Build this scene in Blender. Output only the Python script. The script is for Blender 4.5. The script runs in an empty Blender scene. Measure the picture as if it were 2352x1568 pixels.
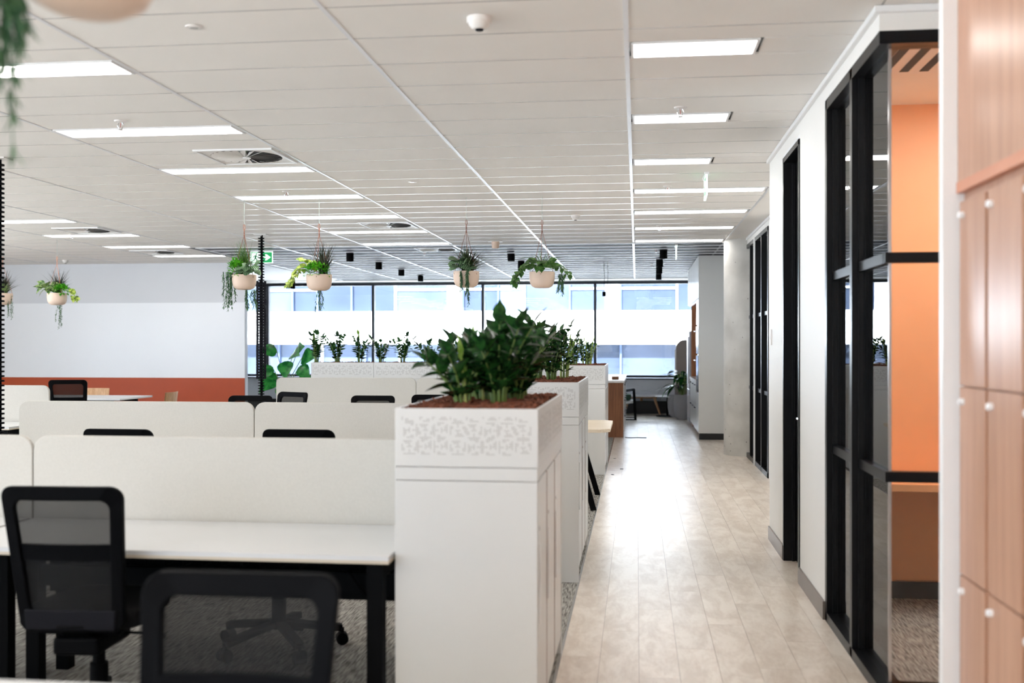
import bpy, bmesh, math, random
from mathutils import Vector, Matrix

# ------------------------------------------------------------------ camera, world, sun, exposure
SC = bpy.context.scene
COL = SC.collection
F = 2400.0                        # focal length in photo pixels (frame 2352 x 1568)
VPX, HOR = 1463.0, 792.0          # corridor vanishing point / horizon in the photo
TH = math.atan((VPX - 1176.0) / F)
CAM_Z = 1.5
cam_d = bpy.data.cameras.new('camera')
cam = bpy.data.objects.new('camera', cam_d)
COL.objects.link(cam)
cam.location = (0, 0, CAM_Z)
cam.rotation_euler = (math.pi / 2, 0, TH)
cam_d.sensor_width = 36.0
cam_d.lens = F / 2352.0 * 36.0
cam_d.shift_y = (HOR - 784.0) / 2352.0
cam_d.clip_start = 0.05
cam_d.clip_end = 400
cam_d.dof.use_dof = True
cam_d.dof.focus_distance = 9.3
cam_d.dof.aperture_fstop = 2.0
SC.camera = cam

SC.view_settings.view_transform = 'Standard'
SC.view_settings.look = 'None'
SC.view_settings.gamma = 1.0
SC.view_settings.use_curve_mapping = False
SC.view_settings.exposure = 0.3

world = bpy.data.worlds.new('daylight')
SC.world = world
world.use_nodes = True
wn = world.node_tree
wn.nodes['Background'].inputs[0].default_value = (0.66, 0.81, 1.0, 1)
wn.nodes['Background'].inputs[1].default_value = 4.5

sun_d = bpy.data.lights.new('sun', 'SUN')
sun_d.energy = 44.0
sun_d.angle = 0.03
sun_d.color = (1.0, 0.985, 0.965)
sun = bpy.data.objects.new('sun', sun_d)
COL.objects.link(sun)
sun.rotation_euler = (math.radians(42), 0, math.radians(-14))   # high sun from behind, onto the facade opposite

PANEL_E = 11.0                    # brightness of the LED ceiling panels

# ------------------------------------------------------------------ pixel -> place helpers
CT, ST = math.cos(TH), math.sin(TH)
def ray(px, py):
    a = (px - 1176.0) / F
    return Vector((a * CT - ST, a * ST + CT, (HOR - py) / F))
def at_z(px, py, z):
    r = ray(px, py); d = (z - CAM_Z) / r.z
    return Vector((r.x * d, r.y * d, z))
def at_y(px, py, y):
    r = ray(px, py); d = y / r.y
    return Vector((r.x * d, y, CAM_Z + r.z * d))
def x_at(px, y):
    r = ray(px, 0); return r.x / r.y * y
def y_at(px, x):
    r = ray(px, 0); return r.y / r.x * x
def proj(x, y, z):
    d = y * CT - x * ST
    if d < 0.05: return None
    return (1176 + F * (x * CT + y * ST) / d, HOR - F * (z - CAM_Z) / d, d)
CEIL = 2.934

# ------------------------------------------------------------------ materials
MATS = {}
def lin(c):
    return tuple(((v / 255.0) / 12.92 if v / 255.0 <= 0.04045 else ((v / 255.0 + 0.055) / 1.055) ** 2.4) for v in c)
def base_mat(name):
    m = bpy.data.materials.new(name); m.use_nodes = True
    nt = m.node_tree; p = nt.nodes['Principled BSDF']
    MATS[name] = m
    return m, nt, p
def mat(name, rgb, rough=0.5, metal=0.0, var=0.04, scale=6.0, bump=0.0, bscale=80.0, spec=0.5, stretch=None, coat=0.0):
    """plain surface: colour with a little noise variation, optional fine relief"""
    m, nt, p = base_mat(name)
    c = lin(rgb)
    tc = nt.nodes.new('ShaderNodeTexCoord'); mp = nt.nodes.new('ShaderNodeMapping')
    nt.links.new(tc.outputs['Object'], mp.inputs['Vector'])
    if stretch: mp.inputs['Scale'].default_value = stretch
    n = nt.nodes.new('ShaderNodeTexNoise'); n.inputs['Scale'].default_value = scale; n.inputs['Detail'].default_value = 4
    nt.links.new(mp.outputs['Vector'], n.inputs['Vector'])
    r = nt.nodes.new('ShaderNodeValToRGB')
    r.color_ramp.elements[0].position = 0.3; r.color_ramp.elements[1].position = 0.7
    r.color_ramp.elements[0].color = tuple(v * (1 - var) for v in c) + (1,)
    r.color_ramp.elements[1].color = tuple(min(1, v * (1 + var)) for v in c) + (1,)
    nt.links.new(n.outputs['Fac'], r.inputs['Fac'])
    nt.links.new(r.outputs['Color'], p.inputs['Base Color'])
    p.inputs['Roughness'].default_value = rough
    p.inputs['Metallic'].default_value = metal
    p.inputs['Specular IOR Level'].default_value = spec
    if coat: p.inputs['Coat Weight'].default_value = coat
    if bump:
        b = nt.nodes.new('ShaderNodeBump'); n2 = nt.nodes.new('ShaderNodeTexNoise')
        n2.inputs['Scale'].default_value = bscale; n2.inputs['Detail'].default_value = 3
        nt.links.new(mp.outputs['Vector'], n2.inputs['Vector'])
        b.inputs['Strength'].default_value = bump; b.inputs['Distance'].default_value = 0.01
        nt.links.new(n2.outputs['Fac'], b.inputs['Height']); nt.links.new(b.outputs['Normal'], p.inputs['Normal'])
    return m
def wood(name, c1, c2, rough=0.45, sc=(1, 1, 0.08), scale=18.0, rnd=0.0, fine=0.35):
    m, nt, p = base_mat(name)
    tc = nt.nodes.new('ShaderNodeTexCoord'); mp = nt.nodes.new('ShaderNodeMapping')
    mp.inputs['Scale'].default_value = sc
    nt.links.new(tc.outputs['Object'], mp.inputs['Vector'])
    n = nt.nodes.new('ShaderNodeTexNoise'); n.inputs['Scale'].default_value = scale
    n.inputs['Detail'].default_value = 6; n.inputs['Roughness'].default_value = 0.65; n.inputs['Distortion'].default_value = 0.6
    n2 = nt.nodes.new('ShaderNodeTexNoise'); n2.inputs['Scale'].default_value = scale * 7; n2.inputs['Detail'].default_value = 2
    nt.links.new(mp.outputs['Vector'], n.inputs['Vector']); nt.links.new(mp.outputs['Vector'], n2.inputs['Vector'])
    mx = nt.nodes.new('ShaderNodeMath'); mx.operation = 'MULTIPLY_ADD'
    mx.inputs[1].default_value = fine
    nt.links.new(n2.outputs['Fac'], mx.inputs[0]); nt.links.new(n.outputs['Fac'], mx.inputs[2])
    r = nt.nodes.new('ShaderNodeValToRGB')
    r.color_ramp.elements[0].position = 0.38 + fine * .5; r.color_ramp.elements[0].color = lin(c2) + (1,)
    r.color_ramp.elements[1].position = 0.60 + fine * .5; r.color_ramp.elements[1].color = lin(c1) + (1,)
    nt.links.new(mx.outputs[0], r.inputs['Fac'])
    out = r.outputs['Color']
    if rnd:
        oi = nt.nodes.new('ShaderNodeObjectInfo'); hs = nt.nodes.new('ShaderNodeHueSaturation')
        mr = nt.nodes.new('ShaderNodeMapRange'); mr.inputs[3].default_value = 1 - rnd; mr.inputs[4].default_value = 1 + rnd
        nt.links.new(oi.outputs['Random'], mr.inputs[0]); nt.links.new(mr.outputs[0], hs.inputs['Value'])
        nt.links.new(out, hs.inputs['Color']); out = hs.outputs['Color']
        ad = nt.nodes.new('ShaderNodeVectorMath'); ad.operation = 'ADD'
        sc2 = nt.nodes.new('ShaderNodeMath'); sc2.operation = 'MULTIPLY'; sc2.inputs[1].default_value = 37.0
        nt.links.new(oi.outputs['Random'], sc2.inputs[0])
        nt.links.new(mp.outputs['Vector'], ad.inputs[0]); nt.links.new(sc2.outputs[0], ad.inputs[1])
        nt.links.new(ad.outputs[0], n.inputs['Vector']); nt.links.new(ad.outputs[0], n2.inputs['Vector'])
    nt.links.new(out, p.inputs['Base Color'])
    p.inputs['Roughness'].default_value = rough
    return m
def emis(name, rgb, e):
    m, nt, p = base_mat(name)
    p.inputs['Base Color'].default_value = lin(rgb) + (1,)
    p.inputs['Emission Color'].default_value = lin(rgb) + (1,)
    p.inputs['Emission Strength'].default_value = e
    return m
def glass(name, tint=(1, 1, 1), ior=1.5, rough=0.0):
    m, nt, p = base_mat(name); nt.nodes.remove(p)
    out = nt.nodes['Material Output']
    fr = nt.nodes.new('ShaderNodeFresnel'); fr.inputs['IOR'].default_value = ior
    tr = nt.nodes.new('ShaderNodeBsdfTransparent'); tr.inputs['Color'].default_value = tint + (1,)
    gl = nt.nodes.new('ShaderNodeBsdfGlossy'); gl.inputs['Roughness'].default_value = rough
    mx = nt.nodes.new('ShaderNodeMixShader')
    nt.links.new(fr.outputs[0], mx.inputs[0]); nt.links.new(tr.outputs[0], mx.inputs[1]); nt.links.new(gl.outputs[0], mx.inputs[2])
    nt.links.new(mx.outputs[0], out.inputs['Surface'])
    return m
def meshfab(name, rgb, open_=0.45):
    m, nt, p = base_mat(name)
    out = nt.nodes['Material Output']
    p.inputs['Base Color'].default_value = lin(rgb) + (1,); p.inputs['Roughness'].default_value = 0.9
    tc = nt.nodes.new('ShaderNodeTexCoord')
    w = nt.nodes.new('ShaderNodeTexWave'); w.wave_type = 'BANDS'; w.bands_direction = 'Z'
    w.inputs['Scale'].default_value = 60.0
    nt.links.new(tc.outputs['Object'], w.inputs['Vector'])
    mr = nt.nodes.new('ShaderNodeMapRange'); mr.inputs[3].default_value = open_ - 0.12; mr.inputs[4].default_value = open_ + 0.12
    nt.links.new(w.outputs['Fac'], mr.inputs[0])
    tr = nt.nodes.new('ShaderNodeBsdfTransparent')
    mx = nt.nodes.new('ShaderNodeMixShader')
    nt.links.new(mr.outputs[0], mx.inputs[0]); nt.links.new(p.outputs[0], mx.inputs[1]); nt.links.new(tr.outputs[0], mx.inputs[2])
    nt.links.new(mx.outputs[0], out.inputs['Surface'])
    return m
def leafmat(name, c1, c2, rough=0.35, pattern='noise', trans=0.25, scale=3.0):
    m, nt, p = base_mat(name)
    out = nt.nodes['Material Output']
    tc = nt.nodes.new('ShaderNodeTexCoord')
    r = nt.nodes.new('ShaderNodeValToRGB')
    r.color_ramp.elements[0].color = lin(c1) + (1,); r.color_ramp.elements[1].color = lin(c2) + (1,)
    if pattern == 'stripe':
        w = nt.nodes.new('ShaderNodeTexWave'); w.bands_direction = 'X'; w.inputs['Scale'].default_value = 1.6
        w.inputs['Distortion'].default_value = 1.0
        nt.links.new(tc.outputs['Generated'], w.inputs['Vector']); nt.links.new(w.outputs['Fac'], r.inputs['Fac'])
        r.color_ramp.elements[0].position = 0.45; r.color_ramp.elements[1].position = 0.75
    else:
        n = nt.nodes.new('ShaderNodeTexNoise'); n.inputs['Scale'].default_value = scale
        src = 'Generated' if pattern == 'varieg' else 'Object'
        oi = nt.nodes.new('ShaderNodeObjectInfo'); ad = nt.nodes.new('ShaderNodeVectorMath')
        sc2 = nt.nodes.new('ShaderNodeMath'); sc2.operation = 'MULTIPLY'; sc2.inputs[1].default_value = 23.0
        nt.links.new(oi.outputs['Random'], sc2.inputs[0])
        nt.links.new(tc.outputs[src], ad.inputs[0]); nt.links.new(sc2.outputs[0], ad.inputs[1])
        nt.links.new(ad.outputs[0], n.inputs['Vector']); nt.links.new(n.outputs['Fac'], r.inputs['Fac'])
        r.color_ramp.elements[0].position = 0.38; r.color_ramp.elements[1].position = 0.62
    nt.links.new(r.outputs['Color'], p.inputs['Base Color'])
    p.inputs['Roughness'].default_value = rough
    tl = nt.nodes.new('ShaderNodeBsdfTranslucent'); nt.links.new(r.outputs['Color'], tl.inputs['Color'])
    mx = nt.nodes.new('ShaderNodeMixShader'); mx.inputs[0].default_value = trans
    nt.links.new(p.outputs[0], mx.inputs[1]); nt.links.new(tl.outputs[0], mx.inputs[2])
    nt.links.new(mx.outputs[0], out.inputs['Surface'])
    return m
def carpet_mat(name):
    m, nt, p = base_mat(name)
    tc = nt.nodes.new('ShaderNodeTexCoord'); mp = nt.nodes.new('ShaderNodeMapping')
    mp.inputs['Rotation'].default_value = (0, 0, 0.0); mp.inputs['Scale'].default_value = (60, 4.5, 10)
    nt.links.new(tc.outputs['Object'], mp.inputs['Vector'])
    n = nt.nodes.new('ShaderNodeTexNoise'); n.inputs['Scale'].default_value = 2.2; n.inputs['Detail'].default_value = 5
    nt.links.new(mp.outputs['Vector'], n.inputs['Vector'])
    r = nt.nodes.new('ShaderNodeValToRGB')
    r.color_ramp.elements[0].position = 0.36; r.color_ramp.elements[0].color = lin((104, 100, 95)) + (1,)
    r.color_ramp.elements[1].position = 0.62; r.color_ramp.elements[1].color = lin((190, 186, 178)) + (1,)
    nt.links.new(n.outputs['Fac'], r.inputs['Fac']); nt.links.new(r.outputs['Color'], p.inputs['Base Color'])
    p.inputs['Roughness'].default_value = 0.95; p.inputs['Specular IOR Level'].default_value = 0.1
    b = nt.nodes.new('ShaderNodeBump'); b.inputs['Strength'].default_value = 0.5; b.inputs['Distance'].default_value = 0.004
    nt.links.new(n.outputs['Fac'], b.inputs['Height']); nt.links.new(b.outputs['Normal'], p.inputs['Normal'])
    return m
def concrete_mat(name):
    m, nt, p = base_mat(name)
    tc = nt.nodes.new('ShaderNodeTexCoord')
    n = nt.nodes.new('ShaderNodeTexNoise'); n.inputs['Scale'].default_value = 3.0; n.inputs['Detail'].default_value = 8
    v = nt.nodes.new('ShaderNodeTexVoronoi'); v.inputs['Scale'].default_value = 9.0
    nt.links.new(tc.outputs['Object'], n.inputs['Vector']); nt.links.new(tc.outputs['Object'], v.inputs['Vector'])
    r = nt.nodes.new('ShaderNodeValToRGB')
    r.color_ramp.elements[0].position = 0.3; r.color_ramp.elements[0].color = lin((186, 183, 177)) + (1,)
    r.color_ramp.elements[1].position = 0.7; r.color_ramp.elements[1].color = lin((212, 209, 203)) + (1,)
    nt.links.new(n.outputs['Fac'], r.inputs['Fac'])
    r2 = nt.nodes.new('ShaderNodeValToRGB')
    r2.color_ramp.elements[0].position = 0.05; r2.color_ramp.elements[0].color = (0.35, 0.34, 0.33, 1)
    r2.color_ramp.elements[1].position = 0.09; r2.color_ramp.elements[1].color = (1, 1, 1, 1)
    nt.links.new(v.outputs['Distance'], r2.inputs['Fac'])
    mx = nt.nodes.new('ShaderNodeMixRGB'); mx.blend_type = 'MULTIPLY'; mx.inputs[0].default_value = 1.0
    nt.links.new(r.outputs['Color'], mx.inputs[1]); nt.links.new(r2.outputs['Color'], mx.inputs[2])
    nt.links.new(mx.outputs['Color'], p.inputs['Base Color']); p.inputs['Roughness'].default_value = 0.8
    return m

mat('ceiling_tile', (244, 240, 235), 0.75, var=0.015, scale=2, bump=0.06, bscale=220)
mat('tee_white', (232, 232, 234), 0.28, var=0.01)
mat('tile_edge', (205, 203, 200), 0.14, var=0.01)
mat('void_dark', (70, 68, 66), 0.9)
mat('metal_ceiling', (32, 37, 47), 0.48, metal=0.25, var=0.12, scale=90, bump=0.15, bscale=300)
mat('wall_white', (238, 236, 232), 0.55, var=0.012, scale=1.5)
mat('wall_pale', (243, 245, 249), 0.35, var=0.01, scale=1.0)
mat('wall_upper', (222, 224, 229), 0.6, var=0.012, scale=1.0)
mat('wall_grey', (204, 206, 210), 0.6, var=0.02)
mat('trim_white', (240, 240, 240), 0.35, var=0.01)
mat('paint_orange_deep', (182, 70, 12), 0.5, var=0.03)
mat('paint_orange', (244, 176, 124), 0.5, var=0.02)
mat('desk_orange', (246, 180, 126), 0.3, var=0.02)
mat('skirting_metal', (128, 118, 110), 0.32, metal=0.5, var=0.05)
mat('skirting_black', (20, 20, 22), 0.5)
mat('frame_black', (13, 13, 15), 0.33, spec=0.25, var=0.1)
mat('frame_window', (28, 34, 44), 0.4, var=0.1)
carpet_mat('carpet')
wood('floor_plank', (243, 231, 217), (222, 206, 189), 0.3, (1.6, 0.55, 1), 5.0, rnd=0.035, fine=0.22)
wood('locker_oak', (192, 148, 122), (176, 131, 105), 0.28, (1, 1, 0.04), 26.0, rnd=0.02)
mat('locker_rail', (204, 140, 110), 0.4, var=0.03)
wood('oak_pale', (236, 222, 200), (218, 200, 174), 0.45, (0.08, 1, 1), 24.0)
wood('oak_mid', (190, 128, 84), (158, 98, 58), 0.45, (1, 1, 0.05), 22.0)
wood('walnut', (150, 96, 62), (116, 70, 42), 0.42, (1, 1, 0.05), 22.0)
wood('ply_chair', (222, 178, 132), (198, 150, 102), 0.45, (1, 0.2, 0.2), 20.0)
wood('leg_beech', (206, 164, 124), (184, 140, 100), 0.5, (1, 1, 0.1), 20.0)
mat('laminate_white', (222, 221, 218), 0.25, var=0.008, scale=2)
mat('cabinet_white', (216, 215, 212), 0.3, var=0.008, scale=2)
mat('gap_brown', (132, 104, 94), 0.6)
mat('hole_grey', (168, 164, 160), 0.8, var=0.02)
mat('screen_fabric', (203, 199, 191), 0.85, var=0.03, scale=120, bump=0.12, bscale=400, spec=0.2)
mat('desk_top', (216, 216, 216), 0.3, var=0.01)
mat('desk_edge', (205, 192, 172), 0.5, var=0.08, scale=40, stretch=(0.1, 1, 1))
mat('steel_black', (8, 8, 9), 0.6, spec=0.06, var=0.1)
mat('plastic_black', (8, 8, 10), 0.6, spec=0.06, var=0.1)
mat('plastic_grey', (26, 26, 31), 0.6, spec=0.1, var=0.05)
mat('fabric_black', (10, 10, 11), 0.9, bump=0.2, bscale=300, spec=0.2)
meshfab('chair_mesh', (4, 4, 5), 0.13)
emis('led', (255, 252, 248), PANEL_E)
mat('led_frame', (240, 240, 240), 0.4)
mat('plastic_white', (234, 230, 226), 0.4, var=0.01)
mat('chrome', (210, 210, 212), 0.2, metal=1.0)
mat('red_bulb', (190, 40, 30), 0.3)
mat('pot_clay', (228, 203, 184), 0.6, var=0.03, scale=8, bump=0.05, bscale=150)
mat('cord_leather', (136, 78, 52), 0.7, var=0.1)
mat('cord_tan', (206, 140, 108), 0.7, var=0.1)
mat('wire_steel', (150, 165, 160), 0.35, metal=0.8)
mat('soil', (46, 32, 24), 0.95, bump=0.6, bscale=90)
mat('mulch', (112, 62, 40), 0.85, var=0.45, scale=35)
leafmat('zz_leaf', (22, 52, 27), (45, 90, 40), 0.2, 'noise', 0.15)
leafmat('zz_leaf_new', (120, 160, 58), (160, 190, 90), 0.3, 'noise', 0.35)
mat('zz_stem', (104, 128, 62), 0.5, var=0.25, scale=30)
mat('zz_stem_new', (172, 186, 104), 0.5, var=0.15, scale=30)
leafmat('grass_green', (52, 92, 36), (92, 130, 58), 0.45, 'noise', 0.3, 20)
leafmat('grass_dark', (34, 52, 38), (74, 66, 58), 0.4, 'noise', 0.2, 14)
leafmat('grass_red', (52, 44, 42), (62, 88, 46), 0.4, 'noise', 0.2, 10)
leafmat('bush_bright', (60, 150, 24), (112, 200, 48), 0.45, 'noise', 0.3, 18)
leafmat('leaf_stripe', (34, 80, 42), (156, 186, 146), 0.35, 'stripe', 0.15)
leafmat('leaf_lime', (112, 160, 44), (212, 220, 120), 0.35, 'varieg', 0.3, 2.5)
leafmat('leaf_varieg', (50, 100, 46), (176, 200, 130), 0.35, 'varieg', 0.2, 3.0)
leafmat('leaf_pothos', (44, 92, 40), (104, 146, 74), 0.3, 'varieg', 0.2, 3.0)
leafmat('fern', (52, 104, 46), (90, 142, 62), 0.5, 'noise', 0.25, 12)
leafmat('rhipsalis', (60, 100, 70), (96, 134, 92), 0.55, 'noise', 0.2, 20)
leafmat('leaf_big', (22, 96, 42), (52, 140, 60), 0.25, 'noise', 0.25, 4)
leafmat('leaf_lily', (18, 62, 30), (44, 98, 44), 0.2, 'noise', 0.15, 4)
glass('glass_clear', (0.93, 0.95, 0.95), 1.52)
glass('glass_window', (0.93, 0.97, 1.0), 1.5)
concrete_mat('concrete')
mat('pot_grey', (168, 166, 168), 0.75, var=0.05, bump=0.1, bscale=60)
mat('sign_green', (0, 152, 84), 0.4, var=0.01)
emis('sign_green_lit', (0, 150, 80), 0.55)
emis('sign_white_lit', (240, 255, 248), 0.9)
mat('steel_brushed', (176, 176, 182), 0.3, metal=0.9, var=0.05, stretch=(1, 1, 12))
mat('oven_black', (26, 26, 30), 0.15)
mat('stone_top', (232, 230, 228), 0.25, var=0.1, scale=30)
mat('uphol_tan', (150, 136, 128), 0.9, var=0.04, bump=0.2, bscale=250, spec=0.2)
mat('cushion_green', (44, 72, 56), 0.85, bump=0.2, bscale=200, spec=0.2)
mat('seat_grey', (196, 194, 190), 0.7)
mat('facade_white', (244, 244, 244), 0.7, var=0.02)
mat('facade_grey', (84, 94, 118), 0.5, var=0.05)
mat('facade_frame', (70, 84, 116), 0.4)
mat('facade_glass_a', (48, 56, 72), 0.12, var=0.25, scale=0.6)
mat('facade_glass_b', (64, 72, 90), 0.12, var=0.25, scale=0.5)
mat('facade_glass_c', (92, 101, 114), 0.15, var=0.15, scale=0.5)
mat('pale_ground', (205, 204, 200), 0.9)

# ------------------------------------------------------------------ mesh + object helpers
class MB:
    def __init__(s): s.v = []; s.f = []
    def add(s, vs, fs):
        o = len(s.v); s.v.extend([tuple(v) for v in vs]); s.f.extend([tuple(i + o for i in f) for f in fs]); return s
    def box(s, x0, x1, y0, y1, z0, z1):
        return s.add([(x0,y0,z0),(x1,y0,z0),(x1,y1,z0),(x0,y1,z0),(x0,y0,z1),(x1,y0,z1),(x1,y1,z1),(x0,y1,z1)],
                     [(0,3,2,1),(4,5,6,7),(0,1,5,4),(1,2,6,5),(2,3,7,6),(3,0,4,7)])
    def bar(s, a, b, w, h=None):
        a, b = Vector(a), Vector(b); h = h or w
        d = (b - a).normalized(); up = Vector((0,0,1)) if abs(d.z) < 0.9 else Vector((0,1,0))
        sx = d.cross(up).normalized() * (w / 2); sy = sx.normalized().cross(d).normalized() * (h / 2)
        vs = [p + i * sx + j * sy for p in (a, b) for i, j in ((-1,-1),(1,-1),(1,1),(-1,1))]
        return s.add(vs, [(3,2,1,0),(4,5,6,7),(0,1,5,4),(1,2,6,5),(2,3,7,6),(3,0,4,7)])
    def tube(s, pts, r, n=6, cap=True):
        pts = [Vector(p) for p in pts]; m = len(pts)
        rs = r if isinstance(r, (list, tuple)) else [r] * m
        vs = []; prev = None
        for i, p in enumerate(pts):
            t = (pts[min(i + 1, m - 1)] - pts[max(i - 1, 0)])
            t = t.normalized() if t.length > 1e-9 else Vector((0,0,1))
            if prev is None: a = t.cross(Vector((0,0,1)) if abs(t.z) < 0.95 else Vector((0,1,0))).normalized()
            else:
                a = prev - t * prev.dot(t)
                a = a.normalized() if a.length > 1e-6 else t.orthogonal().normalized()
            prev = a; b = t.cross(a)
            for k in range(n):
                q = 2 * math.pi * k / n; vs.append(p + (a * math.cos(q) + b * math.sin(q)) * rs[i])
        fs = [(i*n+k, i*n+(k+1)%n, (i+1)*n+(k+1)%n, (i+1)*n+k) for i in range(m-1) for k in range(n)]
        if cap: fs += [tuple(reversed(range(n))), tuple((m-1)*n + k for k in range(n))]
        return s.add(vs, fs)
    def lathe(s, prof, n=24, c=(0,0,0)):
        vs = []; m = len(prof)
        for r, z in prof:
            for k in range(n):
                q = 2 * math.pi * k / n
                vs.append((c[0] + max(r, 1e-4) * math.cos(q), c[1] + max(r, 1e-4) * math.sin(q), c[2] + z))
        fs = [(i*n+k, i*n+(k+1)%n, (i+1)*n+(k+1)%n, (i+1)*n+k) for i in range(m-1) for k in range(n)]
        return s.add(vs, fs)
    def cyl(s, x, y, z0, z1, r, n=20):
        return s.lathe([(0, z0), (r, z0), (r, z1), (0, z1)], n, (x, y, 0))
    def prism(s, poly, fn, t0, t1):
        n = len(poly)
        vs = [fn(u, v, t0) for u, v in poly] + [fn(u, v, t1) for u, v in poly]
        fs = [tuple(reversed(range(n))), tuple(range(n, 2*n))] + [(i, (i+1)%n, (i+1)%n+n, i+n) for i in range(n)]
        return s.add(vs, fs)
    def ring(s, outer, inner, fn, t0, t1):
        n = len(outer)
        vs = [fn(u,v,t0) for u,v in outer] + [fn(u,v,t0) for u,v in inner] + [fn(u,v,t1) for u,v in outer] + [fn(u,v,t1) for u,v in inner]
        fs = []
        for i in range(n):
            j = (i+1) % n
            fs += [(i,j,n+j,n+i), (2*n+i,3*n+i,3*n+j,2*n+j), (i,2*n+i,2*n+j,j), (n+i,n+j,3*n+j,3*n+i)]
        return s.add(vs, fs)
    def mesh(s, name, material, smooth=False):
        me = bpy.data.meshes.new(name); me.from_pydata(s.v, [], s.f); me.update()
        if material: me.materials.append(MATS[material])
        bm = bmesh.new(); bm.from_mesh(me); bmesh.ops.recalc_face_normals(bm, faces=bm.faces); bm.to_mesh(me); bm.free()
        if smooth:
            for p in me.polygons: p.use_smooth = True
        return me
    def build(s, name, material, parent=None, smooth=False, bevel=0, loc=None, rot=None, angle=None):
        return obj(name, s.mesh(name, material, smooth), parent, loc, rot, bevel, angle)
def obj(name, me, parent=None, loc=None, rot=None, bevel=0, angle=None):
    o = bpy.data.objects.new(name, me); COL.objects.link(o)
    if parent: o.parent = parent
    if loc is not None: o.location = loc
    if rot is not None: o.rotation_euler = rot
    if bevel:
        b = o.modifiers.new('bevel', 'BEVEL'); b.width = bevel; b.segments = 2; b.limit_method = 'ANGLE'; b.angle_limit = math.radians(40)
    if angle:
        o.data.set_sharp_from_angle(angle=math.radians(angle))
    return o
def tag(o, label=None, cat=None, group=None, kind=None):
    if label: o['label'] = label
    if cat: o['category'] = cat
    if group: o['group'] = group
    if kind: o['kind'] = kind
    return o
def thing(name, label, cat, loc=(0,0,0), rz=0, group=None):
    o = bpy.data.objects.new(name, None); COL.objects.link(o)
    o.empty_display_size = 0.05; o.location = loc; o.rotation_euler = (0, 0, rz)
    return tag(o, label, cat, group)
def struct(name, mb, m, parent=None, **k):
    o = mb.build(name, m, parent, **k)
    if parent is None: o['kind'] = 'structure'
    return o
def copy_tree(o, parent=None):
    c = o.copy(); COL.objects.link(c)
    if parent: c.parent = parent
    for ch in list(o.children): copy_tree(ch, c)
    return c
def place(proto, used, loc, rz, label, group=None):
    o = proto if not used else copy_tree(proto)
    o.location = loc; o.rotation_euler = (0, 0, rz); o['label'] = label
    if group: o['group'] = group
    elif 'group' in o: del o['group']
    return o
def box(x0, x1, y0, y1, z0, z1): return MB().box(x0, x1, y0, y1, z0, z1)
def rrect(w_top, w_bot, h, r, n=5, r_bot=None):
    """rounded (tapering) rectangle, bottom centre at 0,0; counter-clockwise"""
    rb = r if r_bot is None else r_bot
    cs = [(-w_bot/2, 0, rb, 180, 270), (w_bot/2, 0, rb, 270, 360), (w_top/2, h, r, 0, 90), (-w_top/2, h, r, 90, 180)]
    out = []
    for x, y, rr, a0, a1 in cs:
        rr = max(rr, 1e-4)
        cx = x + rr if x < 0 else x - rr; cy = y + rr if y == 0 else y - rr
        for k in range(n + 1):
            a = math.radians(a0 + (a1 - a0) * k / n); out.append((cx + rr * math.cos(a), cy + rr * math.sin(a)))
    return out
R = random.Random(7)

# ------------------------------------------------------------------ setting: floor
X_EDGE = -0.36                    # timber / carpet joint
W_LEFT, W_REAR, Y_WIN = -12.6, -4.0, 23.2
floor = struct('floor', MB().box(W_LEFT - .2, 4.4, W_REAR - .2, Y_WIN + .3, -0.2, -0.006), 'carpet')
struct('timber_subfloor', box(X_EDGE, 4.2, W_REAR, Y_WIN, -0.0058, -0.004), 'gap_brown', floor)
struct('carpet_field', box(W_LEFT, X_EDGE - 0.012, W_REAR, Y_WIN, -0.0058, 0.0), 'carpet', floor)
struct('floor_edge_strip', box(X_EDGE - 0.012, X_EDGE, W_REAR, Y_WIN, -0.005, 0.003), 'chrome', floor)
PW, PL = 0.185, 1.22
plank_me = {}
def plank(x0, x1, y0, y1):
    key = (round(x1 - x0, 3), round(y1 - y0, 3))
    if key not in plank_me:
        w, l = x1 - x0 - 0.0014, y1 - y0 - 0.0014
        plank_me[key] = MB().box(0, w, 0, l, -0.004, 0.0).mesh('plank', 'floor_plank')
    return obj('plank', plank_me[key], floor, (x0, y0, 0))
ix = 0; x = X_EDGE
while x < 2.0:
    x1 = min(x + PW, 2.05)
    y = 2.6 + (ix * 0.47) % PL - PL
    while y < Y_WIN:
        y0, y1 = max(y, 2.4), min(y + PL, Y_WIN)
        vis = x < 1.02 or y > 8.0
        if y1 - y0 > 0.05 and vis: plank(x, x1, y0, y1)
        y += PL
    x = x1; ix += 1
tag(struct('timber_field', MB().box(X_EDGE, 1.5, W_REAR, 2.4, -0.004, 0).box(1.14, 2.7, 2.4, 4.6, -0.004, 0), 'floor_plank', floor), kind='stuff')
struct('room_carpet', box(1.14, 4.2, 4.68, 8.2, -0.004, 0.002), 'carpet', floor)

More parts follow.
